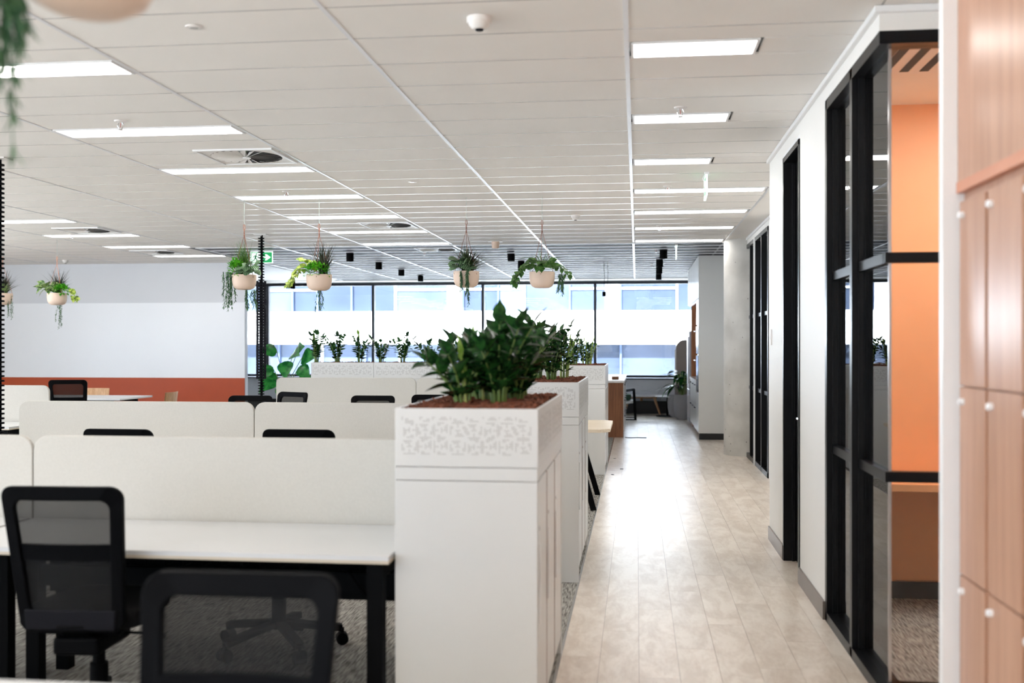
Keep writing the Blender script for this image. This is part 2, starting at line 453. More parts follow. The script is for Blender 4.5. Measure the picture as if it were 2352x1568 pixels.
# ------------------------------------------------------------------ setting: ceilings
XL = [-0.0484 - 1.2815 * n for n in range(10)]      # main tee lines, corridor towards the left
TY, TS = 5.226, 0.4535                              # tile joints along the corridor
Y_DARK = TY + 21 * TS                               # start of the metal ceiling
X_DARK = XL[5] - 0.1
LIGHT_Y = [5.12 + 1.565 * k for k in range(-5, 8)]  # rows also run on unseen behind the camera, added for light
LW = 0.25
ceil = struct('ceiling', box(W_LEFT, 4.2, W_REAR, Y_WIN, CEIL + 0.03, CEIL + 0.3), 'void_dark')
lights = []                                         # (x0, x1, yc, kind)
for yc in LIGHT_Y:
    k = LIGHT_Y.index(yc)
    if yc > 15: lights.append((XL[6] + .02, XL[5] - .02, yc, 'left')); continue
    if yc < 9: lights.append((XL[0] + .02, 0.575, yc, 'short'))
    else: lights.append((XL[0] + .02, 1.17, yc, 'long'))
    lights.append((XL[3] + .02, XL[2] - .02, yc, 'desk'))
    if yc > -3: lights.append((XL[6] + .02, XL[5] - .02, yc, 'left'))
def cut(rects, L):
    lx0, lx1, ly0, ly1 = L; out = []
    for (x0, x1, y0, y1) in rects:
        if lx0 >= x1 or lx1 <= x0 or ly0 >= y1 or ly1 <= y0: out.append((x0, x1, y0, y1)); continue
        if ly0 > y0: out.append((x0, x1, y0, ly0))
        if ly1 < y1: out.append((x0, x1, ly1, y1))
        a, b = max(y0, ly0), min(y1, ly1)
        if lx0 > x0 + .03: out.append((x0, lx0, a, b))
        if lx1 < x1 - .03: out.append((lx1, x1, a, b))
    return [r for r in out if r[1] - r[0] > 0.03 and r[3] - r[2] > 0.015]
tile_me = {}
def tile(par, name, m, x0, x1, y0, y1, g=0.0065, drop=0.0, th=0.012):
    key = (name, round(x1 - x0, 3), round(y1 - y0, 3))
    if key not in tile_me:
        tile_me[key] = MB().box(g, x1 - x0 - g, g, y1 - y0 - g, 0, th).mesh(name, m)
    return obj(name, tile_me[key], par, (x0, y0, CEIL - drop))
far_field = MB()
cols = [(XL[i + 1], XL[i]) for i in range(9)] + [(XL[0], 1.2)]
for (x0, x1) in cols:
    hx = 0.002
    k = -21
    while True:
        y0 = TY + k * TS; y1 = y0 + TS; k += 1
        ymax = 17.55 if x1 < X_DARK + .2 else Y_DARK
        if y0 >= ymax - .02: break
        y1 = min(y1, ymax)
        xr = x1
        if x1 == 1.2 and y0 < 8.27: xr = 1.03
        rects = [(x0 + hx, xr - (hx if x1 != 1.2 or y0 > 8.2 else 0), y0, y1)]
        for (a, b, yc, kd) in lights: rects = cut(rects, (a - .012, b + .012, yc - LW/2 - .012, yc + LW/2 + .012))
        for rc in rects:
            ps = [proj(px_, py_, CEIL) for px_ in rc[:2] for py_ in rc[2:]]
            vis = any(q and -60 < q[0] < 2420 and q[1] > -60 for q in ps)
            if vis: tile(ceil, 'ceiling_tile', 'ceiling_tile', *rc)
            else: far_field.box(rc[0] + .003, rc[1] - .003, rc[2] + .003, rc[3] - .003, CEIL, CEIL + .012)
far_field.box(W_LEFT, XL[9], W_REAR, 17.5, CEIL, CEIL + .012)
far_field.box(1.21, 1.5, 8.3, 14.75, CEIL, CEIL + .012)
far_field.box(1.03, 2.7, W_REAR, 4.58, CEIL, CEIL + .012)
tag(far_field.build('ceiling_tile_field', 'ceiling_tile', ceil), kind='stuff')
for i in range(10):
    MB().box(XL[i] - .012, XL[i] + .012, W_REAR, Y_DARK if XL[i] > X_DARK else 17.5, CEIL - .003, CEIL + .02).build('main_tee', 'tee_white', ceil)
MB().box(1.19, 1.214, 8.3, Y_DARK, CEIL - .003, CEIL + .02).build('main_tee', 'tee_white', ceil)
# cross tee edges glint: one slim strip in each joint
ct_me = {}
for (x0, x1) in cols:
    k = -4
    while True:
        y0 = TY + k * TS; k += 1
        if y0 > (17.5 if x1 < X_DARK + .2 else Y_DARK) - .02: break
        xr = 1.03 if (x1 == 1.2 and y0 < 8.27) else x1
        w = round(xr - x0 - .026, 3)
        if w not in ct_me: ct_me[w] = MB().box(0, w, -.0048, .0048, -.0008, .012).mesh('cross_tee', 'tile_edge')
        if any(abs(y0 - yc) < LW/2 + .02 and a < (x0 + x1)/2 < b + .4 for a, b, yc, kd in lights): continue
        q = proj((x0 + xr)/2, y0, CEIL)
        if q and -500 < q[0] < 2500 and q[1] > -20: obj('cross_tee', ct_me[w], ceil, (x0 + .013, y0, CEIL))
# metal ceiling by the windows
dceil = struct('ceiling.001', box(X_DARK, 4.2, Y_DARK + .002, Y_WIN, CEIL + 0.014, CEIL + 0.028), 'void_dark')
dcols = [(XL[i + 1], XL[i]) for i in range(5)] + [(XL[0], 1.2), (1.2, 2.45)]
ny = 17
for (x0, x1) in dcols:
    for k in range(ny):
        y0 = Y_DARK + k * TS
        tile(dceil, 'metal_panel', 'metal_ceiling', x0 + .012, x1 - .012, y0, y0 + TS, g=.003)
Y_DEND = Y_DARK + ny * TS
for i in range(6):
    MB().box(XL[i] - .016, XL[i] + .016, Y_DARK, Y_DEND, CEIL - .012, CEIL + .012).build('main_tee', 'tee_white', dceil)
MB().box(1.19, 1.214, Y_DARK, Y_DEND, CEIL - .003, CEIL + .012).build('main_tee', 'steel_brushed', dceil)
for k in range(ny):
    y0 = Y_DARK + k * TS
    MB().box(X_DARK + .1, 2.45, y0 - .008, y0 + .008, CEIL - .013, CEIL + .005).build('cross_tee', 'tee_white', dceil)
MB().box(X_DARK - 6, 4.2, Y_DEND, Y_WIN, CEIL - .02, CEIL + .012).build('plaster_margin', 'wall_white', dceil)
MB().box(X_DARK - .03, X_DARK + .1, Y_DARK, Y_DEND, CEIL - .004, CEIL + .012).build('edge_bulkhead', 'metal_ceiling', dceil)
MB().box(-10.5, X_DARK - .03, 17.6, Y_DEND, CEIL - .01, CEIL + .012).build('plaster_margin', 'wall_white', dceil)

# ------------------------------------------------------------------ setting: walls
HEAD = 2.83
X1, X2 = 1.02, 1.47
YA, YB, YC, YD, YE = 4.58, 5.87, 6.75, 7.48, 8.27
wr = struct('wall_right', MB().box(X1, X1 + .13, YB, YC, 0, HEAD).box(X1, X1 + .13, YD, YE, 0, HEAD)
            .box(X1, X1 + .13, YA + .1, YE - .12, HEAD, CEIL).box(X1, X1 + .13, YE - .12, YE, HEAD, CEIL).box(X1, 2.62, YA, YA + .1, HEAD, CEIL)
            .box(X1 + .13, 1.6, YE - .12, YE, 0, CEIL), 'wall_white')
for (a, b) in ((YB, YC), (YD, YE)):
    struct('baseboard_right', box(X1 - .012, X1, a, b, 0, 0.1), 'skirting_metal')
struct('trim_1', MB().box(X1 - .022, X1 - .001, YA, YE + .02, CEIL - .03, CEIL - .002).box(X1 - .022, 2.5, YA - .022, YA - .001, CEIL - .03, CEIL - .002), 'trim_white')
wr2 = struct('wall_right_far', MB().box(X2, X2 + .13, YE, 12.0, 0, CEIL).box(X2, X2 + .13, 12.0, 14.5, HEAD + .01, CEIL).box(X2, X2 + .13, 14.5, 16.8, 0, CEIL), 'wall_white')
struct('trim_2', box(X2 - .02, X2, YE, 14.3, CEIL - .03, CEIL - .002), 'trim_white')
struct('wall_outer', MB().box(4.2, 4.4, W_REAR, Y_WIN, 0, CEIL + .3), 'wall_white')
struct('wall_rear', MB().box(W_LEFT - .2, 4.4, W_REAR - .2, W_REAR, 0, .8).box(W_LEFT - .2, 4.4, W_REAR - .2, W_REAR, 2.8, CEIL + .3).box(-2, 4.4, W_REAR - .2, W_REAR, .8, 2.8), 'wall_white')  # window opening added in the unseen rear wall to brighten the ceiling
# left side: unseen window openings, sized to brighten the ceiling and back wall
struct('wall_left', MB().box(W_LEFT - .2, W_LEFT, W_REAR, Y_WIN, 0, .3).box(W_LEFT - .2, W_LEFT, W_REAR, Y_WIN, 2.8, CEIL + .3)
       .box(W_LEFT - .2, W_LEFT, W_REAR, W_REAR + .6, .3, 2.8).box(W_LEFT - .2, W_LEFT, 12.6, Y_WIN, .3, 2.8), 'wall_white')
# back wall with the orange band
XW = x_at(563, 17.5)
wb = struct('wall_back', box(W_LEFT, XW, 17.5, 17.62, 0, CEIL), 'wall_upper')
struct('orange_band', box(W_LEFT, XW - .003, 17.488, 17.5, 0.0, 0.925), 'paint_orange_deep', wb)
struct('pale_wall_band', box(W_LEFT, XW - .003, 17.493, 17.5, 0.925, 2.24), 'wall_pale', wb)  # paler, smoother stretch of wall between the orange band and upper wall
# orange meeting room behind the glazing
struct('wall_orange', MB().box(1.15, 4.2, 6.42, 6.54, 0, CEIL), 'paint_orange')
struct('baseboard_orange', box(1.15, 4.2, 6.408, 6.42, 0, .1), 'skirting_black')
struct('wall_room_side', box(2.62, 2.72, 3.4, 6.42, 0, CEIL), 'paint_orange')
rc_ = struct('ceiling.002', box(1.15, 4.2, YA + .1, 8.15, CEIL - .012, CEIL + .028), 'ceiling_tile')
struct('wall_room_rear', box(1.15, 4.2, 8.15, 8.16, 0, CEIL), 'wall_grey')
struct('wall_far_room', box(4.0, 4.1, 8.3, 16.8, 0, CEIL), 'wall_grey')
struct('wall_recess', MB().box(2.5, 2.62, W_REAR, 4.55, 0, CEIL), 'wall_white')
# locker end panel
struct('trim_3', box(0.955, 2.5, 3.425, 3.462, 0, CEIL), 'trim_white')
# concrete column
cc = struct('concrete_column', MB().cyl(1.52, 14.62, 0, CEIL, 0.335, 40), 'concrete', smooth=True, angle=40)

# window wall
SILL, WHEAD = 0.80, 2.875
MPX = [615, 857, 1109, 1367]
mx_ = [x_at(p, Y_WIN) for p in MPX]
step = (mx_[-1] - mx_[0]) / 3
mx_ = [mx_[0] - 2 * step, mx_[0] - step] + mx_ + [mx_[-1] + step]
ww = struct('wall_window', MB().box(W_LEFT, 4.2, Y_WIN, Y_WIN + .2, 0, SILL - .03).box(W_LEFT, 4.2, Y_WIN, Y_WIN + .2, WHEAD + .02, CEIL + .3)
            .box(W_LEFT, mx_[0], Y_WIN, Y_WIN + .2, SILL - .03, WHEAD + .02).box(mx_[-1], 4.2, Y_WIN, Y_WIN + .2, SILL - .03, WHEAD + .02), 'wall_grey')
struct('baseboard_window', box(W_LEFT, 4.0, Y_WIN - .16, Y_WIN, 0, 0.27), 'skirting_black')
for i in range(len(mx_) - 1):
    a, b = mx_[i], mx_[i + 1]
    w = tag(bpy.data.objects.new('window_%d' % (i + 1), None), kind='structure'); COL.objects.link(w)
    MB().box(a - .03, a + .03, Y_WIN - .02, Y_WIN + .1, SILL, WHEAD).build('mullion', 'frame_window', w)
    MB().box(a - .03, b - .03, Y_WIN - .03, Y_WIN + .1, WHEAD - .03, WHEAD + .03).build('head_frame', 'frame_window', w)
    MB().box(a - .03, b - .03, Y_WIN - .03, Y_WIN + .1, SILL - .02, SILL + .035).build('sill_frame', 'frame_window', w)
    MB().box(a - .03, b - .03, Y_WIN - .07, Y_WIN + .05, SILL - .06, SILL - .04).build('sill_board', 'frame_window', w)
    MB().box(a + .02, b - .02, Y_WIN + .04, Y_WIN + .046, SILL, WHEAD).build('pane', 'glass_window', w)
    if i == 2: MB().box(a - .12, a - .03, Y_WIN - .02, Y_WIN + .1, SILL, WHEAD).build('jamb_liner', 'trim_white', w)

# near glazing (black framed) along the corridor and its return
w = tag(bpy.data.objects.new('window_10', None), kind='structure'); COL.objects.link(w)
FB = 'frame_black'
ZF = [0.0, 0.05, HEAD - .055, HEAD]
for y in (5.155, YB - .05):
    MB().box(X1, X1 + .105, y, y + .05, 0, HEAD).build('mullion', FB, w)
    MB().box(X1 + .03, X1 + .055, y - .012, y, .05, HEAD - .05).build('glazing_bead', FB, w)
MB().box(X1, X1 + .105, YA, YB, 0, .05).build('floor_channel', FB, w)
MB().box(X1, X1 + .105, YA, YB, HEAD - .055, HEAD).build('head_channel', FB, w)
MB().box(X1 + .105, 2.62, YA, YA + .1, 0, .05).build('floor_channel', FB, w)
MB().box(X1 + .105, 2.62, YA, YA + .1, HEAD - .055, HEAD).build('head_channel', FB, w)
for z in (0.915, 1.85):
    for (a, b) in ((YA + .06, 5.155), (5.205, YB - .05)):
        MB().box(X1 + .03, X1 + .075, a, b, z, z + .045).build('transom', FB, w)
    MB().box(X1 + .03, 2.62, YA + .03, YA + .075, z, z + .045).build('transom', FB, w)
MB().box(X1 + .05, X1 + .056, YA + .055, 5.155, .05, HEAD - .055).build('pane', 'glass_clear', w)
MB().box(X1 + .05, X1 + .056, 5.205, YB - .05, .05, HEAD - .055).build('pane', 'glass_clear', w)
MB().box(X1 + .06, 2.62, YA + .05, YA + .056, .05, HEAD - .055).build('pane', 'glass_clear', w)
MB().box(X1 + .048, X1 + .06, YA + .045, YA + .057, .05, HEAD - .055).build('corner_seal', 'chrome', w)
# door in the corridor wall
w = tag(bpy.data.objects.new('door_1', None), kind='structure'); COL.objects.link(w)
MB().box(X1 - .008, X1 + .13, YD - .035, YD, 0, HEAD - .03).build('door_jamb', FB, w)
MB().box(X1 - .008, X1 + .13, YC, YC + .035, 0, HEAD - .03).build('door_jamb', FB, w)
MB().box(X1 - .008, X1 + .13, YC, YD, HEAD - .065, HEAD - .03).build('door_head', FB, w)
MB().box(X1 + .0, X1 + .13, YC, YD, HEAD - .03, HEAD).build('reveal_strip', 'trim_white', w)
dl = MB().box(X1 + .075, X1 + .115, YC + .035, YD - .035, 0.008, HEAD - .07).build('door_leaf', FB, w)
MB().box(X1 + .05, X1 + .07, YD - .05, YD - .035, 0.0, HEAD - .08).build('door_stop', FB, w)
MB().tube([(X1 + .075, YC + .12, 1.02), (X1 + .02, YC + .12, 1.02), (X1 + .02, YC + .24, 1.02)], .009, 8).build('door_handle', 'chrome', dl)
# far black glazing
w = tag(bpy.data.objects.new('window_11', None), kind='structure'); COL.objects.link(w)
ys = [12.0, 12.62, 13.24, 13.86, 14.44]
for y in ys: MB().box(X2 - .01, X2 + .17, y, y + .06, 0, HEAD).build('mullion', FB, w)
MB().box(X2 - .01, X2 + .11, 12.0, 14.5, 0, .06).build('floor_channel', FB, w)
MB().box(X2 - .01, X2 + .11, 12.0, 14.5, HEAD - .04, HEAD + .01).build('head_channel', FB, w)
for a, b in zip(ys[:-1], ys[1:]):
    for z in (0.915, 1.85): MB().box(X2 + .02, X2 + .065, a + .06, b, z, z + .045).build('transom', FB, w)
    MB().box(X2 + .05, X2 + .056, a + .06, b, .06, HEAD - .04).build('pane', 'glass_clear', w)
MB().box(X2 - .03, X2 - .01, 13.27, 13.29, 0, HEAD).build('edge_highlight', 'trim_white', w)  # white strip standing in for a highlight on the glass edge
struct('baseboard_far', box(X2 - .012, X2, 14.5, 14.75, 0, .1), 'skirting_metal')

# ------------------------------------------------------------------ lights
led_lab = {'short': ('short white LED panel recessed above the timber corridor', 'short LED panels over the corridor'),
           'long': ('long white LED panel spanning the whole ceiling bay above the corridor', 'long LED panels over the corridor'),
           'desk': ('long white LED panel in the ceiling row above the desk screens', 'LED panels above the desks'),
           'left': ('long white LED panel in the ceiling row leading to the orange-banded wall', 'LED panels near the orange-banded wall')}
led_me = {}
for (a, b, yc, kd) in lights:
    w = round(b - a, 3)
    t = thing('led_ceiling_panel', led_lab[kd][0], 'ceiling light', ((a + b)/2, yc, CEIL), 0, led_lab[kd][1])
    if w not in led_me:
        led_me[w] = (MB().ring([(-w/2,-LW/2),(w/2,-LW/2),(w/2,LW/2),(-w/2,LW/2)],
                               [(-w/2+.014,-LW/2+.014),(w/2-.014,-LW/2+.014),(w/2-.014,LW/2-.014),(-w/2+.014,LW/2-.014)],
                               lambda u, v, s: (u, v, s), -.006, .012).mesh('frame', 'led_frame'),
                     MB().box(-w/2+.014, w/2-.014, -LW/2+.014, LW/2-.014, -.003, .006).mesh('diffuser', 'led'))
    obj('frame', led_me[w][0], t); obj('diffuser', led_me[w][1], t)

# ------------------------------------------------------------------ facade across the street (seen through the windows)
YF = 43.0
fb = thing('office_building', 'white banded office building across the street behind the windows', 'building', (0, YF, -8))
def zf(py): return CAM_Z + (HOR - py) / F * (YF * CT) + 8
zb1, zb2 = zf(713), zf(790)
fl = 3.75
for k in range(-2, 4):
    MB().box(-34, 26, 0, 1.2, zb2 + k * fl, zb1 + k * fl).build('spandrel', 'facade_white', fb)
MB().box(-34, 26, 1.35, 1.7, 0, 24).build('interior_wall', 'facade_grey', fb)
MB().box(-34, 26, 0, 9, 23.5, 24).build('roof', 'facade_white', fb)
rf = random.Random(3)
pats = {}
for k in (-1, 0, 1):
    za, zb = zb1 + (k - 1) * fl, zb2 + k * fl       # glazed strip between two spandrels
    x = -24.0
    while x < 14:
        wdt = rf.choice([1.1, 1.5, 1.9, 2.3])
        gm = rf.choice(['facade_glass_a', 'facade_glass_a', 'facade_glass_b', 'facade_glass_b', 'facade_glass_c'])
        f = MB().box(x, x + .07, .35, .6, za, zb).build('window_frame', 'facade_frame' if rf.random() < .6 else 'facade_white', fb)
        MB().box(x + .07, x + wdt, .5, .53, za, zb).build('window_pane', gm, fb)
        if rf.random() < .35: MB().box(x + .07, x + wdt, .45, .5, za + .9, za + .98).build('transom', 'facade_white', f)
        x += wdt
        if rf.random() < .2:
            MB().box(x, x + .6, .2, 1.0, za, zb).build('pier', 'facade_white', fb); x += .6
struct('street', box(-90, 90, -80, 90, -8.4, -8.0), 'pale_ground')  # unseen ground kept pale to bounce sunlight up onto the ceiling

# ------------------------------------------------------------------ storage cabinets with planter boxes
MOTIF = [".#######.", "....#....", "##..#..##", "##.....##", "#..###..#", "#...#...#", "..###...#", ".#####...", "........."]
def dots(w, h, pitch, seed):
    nx, nz = int(w / pitch), int(h / pitch); rr = random.Random(seed); g = [[0] * nx for _ in range(nz)]
    for bz in range(0, nz, 9):
        for bx in range(0, nx, 9):
            m = [list(r) for r in MOTIF]
            for _ in range(rr.randrange(4)): m = [list(r) for r in zip(*m[::-1])]
            for j in range(9):
                for i in range(9):
                    if bz + j < nz and bx + i < nx and m[j][i] == '#': g[bz + j][bx + i] = 1
    ox, oz = (w - (nx - 1) * pitch) / 2, (h - (nz - 1) * pitch) / 2
    return [(ox + i * pitch, oz + j * pitch) for j in range(nz) for i in range(nx) if g[j][i]]
def dot_mesh(w, h, pitch, r, seed, fn):
    b = MB()
    for (u, v) in dots(w, h, pitch, seed):
        b.add([fn(u + r * math.cos(a * math.pi / 3), v + r * math.sin(a * math.pi / 3)) for a in range(6)], [(0, 1, 2, 3, 4, 5)])
    return b
PZ0, PZ1 = 1.045, 1.2635
def cabinet(loc, w, l, label, we):
    """white cabinet, doors on the +x face; w across x, l along y; loc = near left base corner"""
    t = thing('storage_cabinet', label, 'cabinet', loc)
    for yy in (0, l - .02): MB().box(0, we, yy, yy + .02, .0, PZ0 - .052).build('end_panel', 'cabinet_white', t, bevel=.002)
    MB().box(0, w, .021, l - .021, .03, PZ0 - .052).build('body', 'cabinet_white', t, bevel=.003)
    MB().box(.0, we, 0, l, PZ0 - .05, PZ0 - .001).build('top_rail', 'cabinet_white', t, bevel=.003)
    MB().box(.02, w - .03, .02, l - .02, 0, .03).build('plinth', 'cabinet_white', t)
    n = 3; dw = (l - .05) / n
    for k in range(n):
        y0 = .025 + k * dw
        d = MB().box(w + .001, w + .016, y0 + .006, y0 + dw - .006, .09, PZ0 - .06).build('door', 'cabinet_white', t, bevel=.003)
        MB().box(w + .001, w + .0172, y0 - .0055, y0 + .0055, .09, PZ0 - .06).build('edge_strip', 'gap_brown', t)
        MB().box(w + .016, w + .022, y0 + .05, y0 + .065, .45, .75).build('handle', 'trim_white', d, bevel=.002)
        MB().tube([(w + .014, y0 + .0575, .81), (w + .02, y0 + .0575, .81)], .008, 10).build('lock', 'chrome', d)
    return t
def mulch(label, x0, x1, y0, y1, z, n, seed, size=.03):
    rr = random.Random(seed); b = MB()
    b.box(x0, x1, y0, y1, z - .06, z - .008)
    for _ in range(n):
        c = Vector((rr.uniform(x0 + .012, x1 - .012), rr.uniform(y0 + .012, y1 - .012), z + rr.uniform(-.012, .012)))
        M3 = Matrix.Rotation(rr.uniform(0, 6.3), 3, 'Z') @ Matrix.Rotation(rr.uniform(-.6, .6), 3, 'X') @ Matrix.Rotation(rr.uniform(-.5, .5), 3, 'Y')
        a, bb, cc2 = rr.uniform(.3, 1) * size * .5, rr.uniform(.12, .3) * size, rr.uniform(.06, .14) * size
        vs = [c + M3 @ Vector((i * a, j * bb * rr.uniform(.6, 1), k * cc2)) for k in (-1, 1) for i, j in ((-1,-1),(1,-1),(1,1),(-1,1))]
        b.add(vs, [(3,2,1,0),(4,5,6,7),(0,1,5,4),(1,2,6,5),(2,3,7,6),(3,0,4,7)])
    return tag(b.build('bark_mulch', 'mulch'), label, 'mulch', kind='stuff')
def planter(loc, w, l, label, pitch=.0068, faces=('front', 'right'), seed=1):
    t = thing('planter_box', label, 'planter', loc)
    h = PZ1 - PZ0; k = .012
    fr = MB().box(0, w, 0, k, .001, h).build('front_panel', 'cabinet_white', t, bevel=.002)
    MB().box(0, w, l - k, l, .001, h).build('back_panel', 'cabinet_white', t, bevel=.002)
    MB().box(0, k, k, l - k, .001, h).build('side_panel', 'cabinet_white', t, bevel=.002)
    sd = MB().box(w - k, w, k, l - k, .001, h).build('side_panel', 'cabinet_white', t, bevel=.002)
    MB().box(k, w - k, k, l - k, .001, .01).build('base', 'cabinet_white', t)
    m = .022
    if 'front' in faces:
        tag(dot_mesh(w - 2*m, h - .075, pitch, pitch * .36, seed, lambda u, v: (m + u, -.0006, .045 + v)).build('perforation', 'hole_grey', fr), kind='stuff')
    if 'right' in faces:
        half = l / 2
        for j in range(2):
            tag(dot_mesh(half - 2*m, h - .075, pitch, pitch * .36, seed + j, lambda u, v: (w + .0006, j * half + m + u, .045 + v)).build('perforation', 'hole_grey', sd), kind='stuff')
    return t
ROWS = [4.46, 7.22, 12.74]
CX0, CWD, CL = -0.90, 0.538, 1.25
cab_lab = ['white storage cabinet with sliding doors, the one closest to the timber lockers',
           'white storage cabinet between the cabinet by the lockers and the oak-topped table',
           'white storage cabinet standing next to the timber-ended kitchen island']
pl_lab = ['white perforated planter box on the cabinet closest to the timber lockers',
          'white perforated planter box on the middle cabinet beside the oak-topped table',
          'white perforated planter box on the cabinet next to the kitchen island']
for i, yc in enumerate(ROWS):
    cabinet((CX0, yc - CL/2, 0), CWD - .02, CL, cab_lab[i], CWD - .002)
    planter((CX0, yc - CL/2, PZ0), CWD, CL, pl_lab[i], seed=10 + i)
    mulch('brown bark mulch filling the planter ' + ['closest to the timber lockers', 'beside the oak-topped table', 'next to the kitchen island'][i],
          CX0 + .013, CX0 + CWD - .013, yc - CL/2 + .013, yc + CL/2 - .013, PZ1 - .012, [2600, 2200, 1200][i], 30 + i, [.036, .036, .04][i])
BY = 13.78; BX = [-4.40 + .872 * k for k in range(5)]
bl = ['end planter beside the large-leaf plant', 'second planter from the large-leaf plant', 'third planter from the large-leaf plant', 'fourth planter from the large-leaf plant']
for k in range(4):
    t = thing('storage_cabinet', 'low white cabinet behind the far desks carrying the ' + bl[k], 'cabinet', (BX[k], BY, 0))
    MB().box(0, .868, 0, .42, .05, PZ0 - .002).build('body', 'cabinet_white', t)
    MB().box(.03, .84, .03, .4, 0, .05).build('plinth', 'cabinet_white', t)
    MB().box(.01, .43, .42, .43, .08, PZ0 - .03).build('door', 'cabinet_white', t)
    MB().box(.438, .858, .42, .43, .08, PZ0 - .03).build('door', 'cabinet_white', t)
    planter((BX[k], BY, PZ0), .868, .42, 'white perforated ' + bl[k] + ', in the row behind the far desks', pitch=.0105, faces=('front',), seed=50 + k)
    mulch('brown bark mulch in the ' + bl[k], BX[k] + .013, BX[k] + .855, BY + .013, BY + .407, PZ1 - .010, 350, 60 + k, .04)

# ------------------------------------------------------------------ leaves
def leaf_mesh(name, m, shape, fold=0.18, droop=0.12, nl=6):
    """leaf of unit length along +y, shape = half-width at n stations, normal +z"""
    vs = []; fs = []
    n = len(shape)
    for i, wd in enumerate(shape):
        t = i / (n - 1); z = -droop * t * t
        vs += [(-wd, t, z + fold * wd), (0, t, z), (wd, t, z + fold * wd)]
    for i in range(n - 1):
        a = i * 3
        fs += [(a, a+1, a+4, a+3), (a+1, a+2, a+5, a+4)]
    me = bpy.data.meshes.new(name); me.from_pydata(vs, [], fs); me.update(); me.materials.append(MATS[m])
    for p in me.polygons: p.use_smooth = True
    return me
OV = [.03, .19, .28, .28, .22, .10, .005]
HE = [.08, .33, .40, .36, .25, .11, .005]
RO = [.05, .30, .42, .43, .36, .22, .02]
LA = [.02, .08, .12, .12, .09, .05, .004]
ZZ_L = leaf_mesh('leaf', 'zz_leaf', OV, .35, .1)
ZZ_N = leaf_mesh('leaf', 'zz_leaf_new', [.02, .11, .15, .13, .09, .04, .004], .6, -.05)
L_STR = leaf_mesh('leaf', 'leaf_stripe', RO, -.12, .25)
L_LIME = leaf_mesh('leaf', 'leaf_lime', HE, .15, .2)
L_VAR = leaf_mesh('leaf', 'leaf_varieg', HE, .2, .3)
L_POT = leaf_mesh('leaf', 'leaf_pothos', HE, .15, .25)
L_BIG = leaf_mesh('leaf', 'leaf_big', HE, .15, .25)
L_LILY = leaf_mesh('leaf', 'leaf_lily', [.02, .10, .15, .15, .11, .05, .004], .25, .45)
def orient(d, up=Vector((0, 0, 1))):
    d = Vector(d).normalized(); x = d.cross(up)
    if x.length < 1e-4: x = d.cross(Vector((1, 0, 0)))
    x.normalize(); z = x.cross(d)
    return Matrix((x, d, z)).transposed()
def put_leaf(me, parent, p, d, size, up=None, name='leaf'):
    o = bpy.data.objects.new(name, me); COL.objects.link(o); o.parent = parent
    o.matrix_local = Matrix.Translation(p) @ orient(d, up or Vector((0, 0, 1))).to_4x4() @ Matrix.Scale(size, 4)
    return o
def add_leaf(mb, shape, p, d, size, up=None, droop=.15):
    """leaf joined into a builder (for leaves too small to pick apart)"""
    M3 = orient(d, up or Vector((0, 0, 1))); n = len(shape); vs = []
    for i, wd in enumerate(shape):
        t = i / (n - 1)
        for s in (-1, 0, 1): vs.append(Vector(p) + M3 @ Vector((s * wd, t, -droop * t * t + .2 * wd * abs(s))) * size)
    fs = []
    for i in range(n - 1):
        a = i * 3; fs += [(a, a+1, a+4, a+3), (a+1, a+2, a+5, a+4)]
    mb.add(vs, fs)
SM = [.05, .3, .4, .25, .01]
def zz(label, loc, nst, h, spread, seed, joined=False, group=None, lean=(0, 0), new=0.2, lsize=.085):
    rr = random.Random(seed)
    t = thing('zz_plant', label, 'plant', loc, 0, group)
    for s in range(nst):
        az = 2 * math.pi * (s + rr.uniform(-.35, .35)) / nst
        isnew = rr.random() < new
        sp = spread * rr.uniform(.35, 1.0) * (.25 if isnew else 1); hh = h * rr.uniform(.62, 1.05) * (1.1 if isnew else 1)
        ex = Vector((math.cos(az) * sp + lean[0] * rr.uniform(.3, 1), math.sin(az) * sp + lean[1], hh))
        b0 = Vector((math.cos(az) * .025, math.sin(az) * .025, -.01))
        pts = []
        for i in range(8):
            u = i / 7; pts.append(b0 + Vector((ex.x * u ** 1.8, ex.y * u ** 1.8, ex.z * (u ** .95))))
        st = MB().tube(pts, [.0085 * (1 - .75 * i / 7) for i in range(8)], 6).build('stem', 'zz_stem_new' if isnew else 'zz_stem', t, smooth=True)
        npair = int(hh / (.036 if lsize < .1 else .044))
        fol = MB() if joined else None
        for k in range(npair):
            u = .22 + .76 * k / max(1, npair - 1)
            f = u * 7; i0 = min(6, int(f)); p = pts[i0].lerp(pts[i0 + 1], f - i0); tg = (pts[i0 + 1] - pts[i0]).normalized()
            side = tg.cross(Vector((math.cos(az), math.sin(az), .2))).normalized()
            twist = Matrix.Rotation(rr.uniform(-.5, .5) + k * .35, 3, tg)
            for sg in (-1, 1):
                sd = twist @ (side * sg)
                if isnew: d = tg * 1.0 + sd * .25
                else: d = tg * rr.uniform(.45, .85) + sd * rr.uniform(.8, 1.1)
                sz = lsize * rr.uniform(.75, 1.1) * (1 - .35 * abs(u - .55)) * (.75 if isnew else 1)
                up = (Vector((0, 0, 1)) + tg * -.3 + Vector((rr.uniform(-.3, .3), rr.uniform(-.3, .3), 0)))
                if joined: add_leaf(fol, OV, p, d, sz, up)
                else: put_leaf(ZZ_N if isnew else ZZ_L, st, p, d, sz, up)
        if joined: add_leaf(fol, OV, pts[-1], pts[-1] - pts[-2], lsize, None); fol.build('foliage', 'zz_leaf_new' if isnew else 'zz_leaf', st, smooth=True)
        else: put_leaf(ZZ_N if isnew else ZZ_L, st, pts[-1], pts[-1] - pts[-2], lsize * .9)
    return t
zt = PZ1 - .012
G1 = 'zz plants in the planter closest to the lockers'
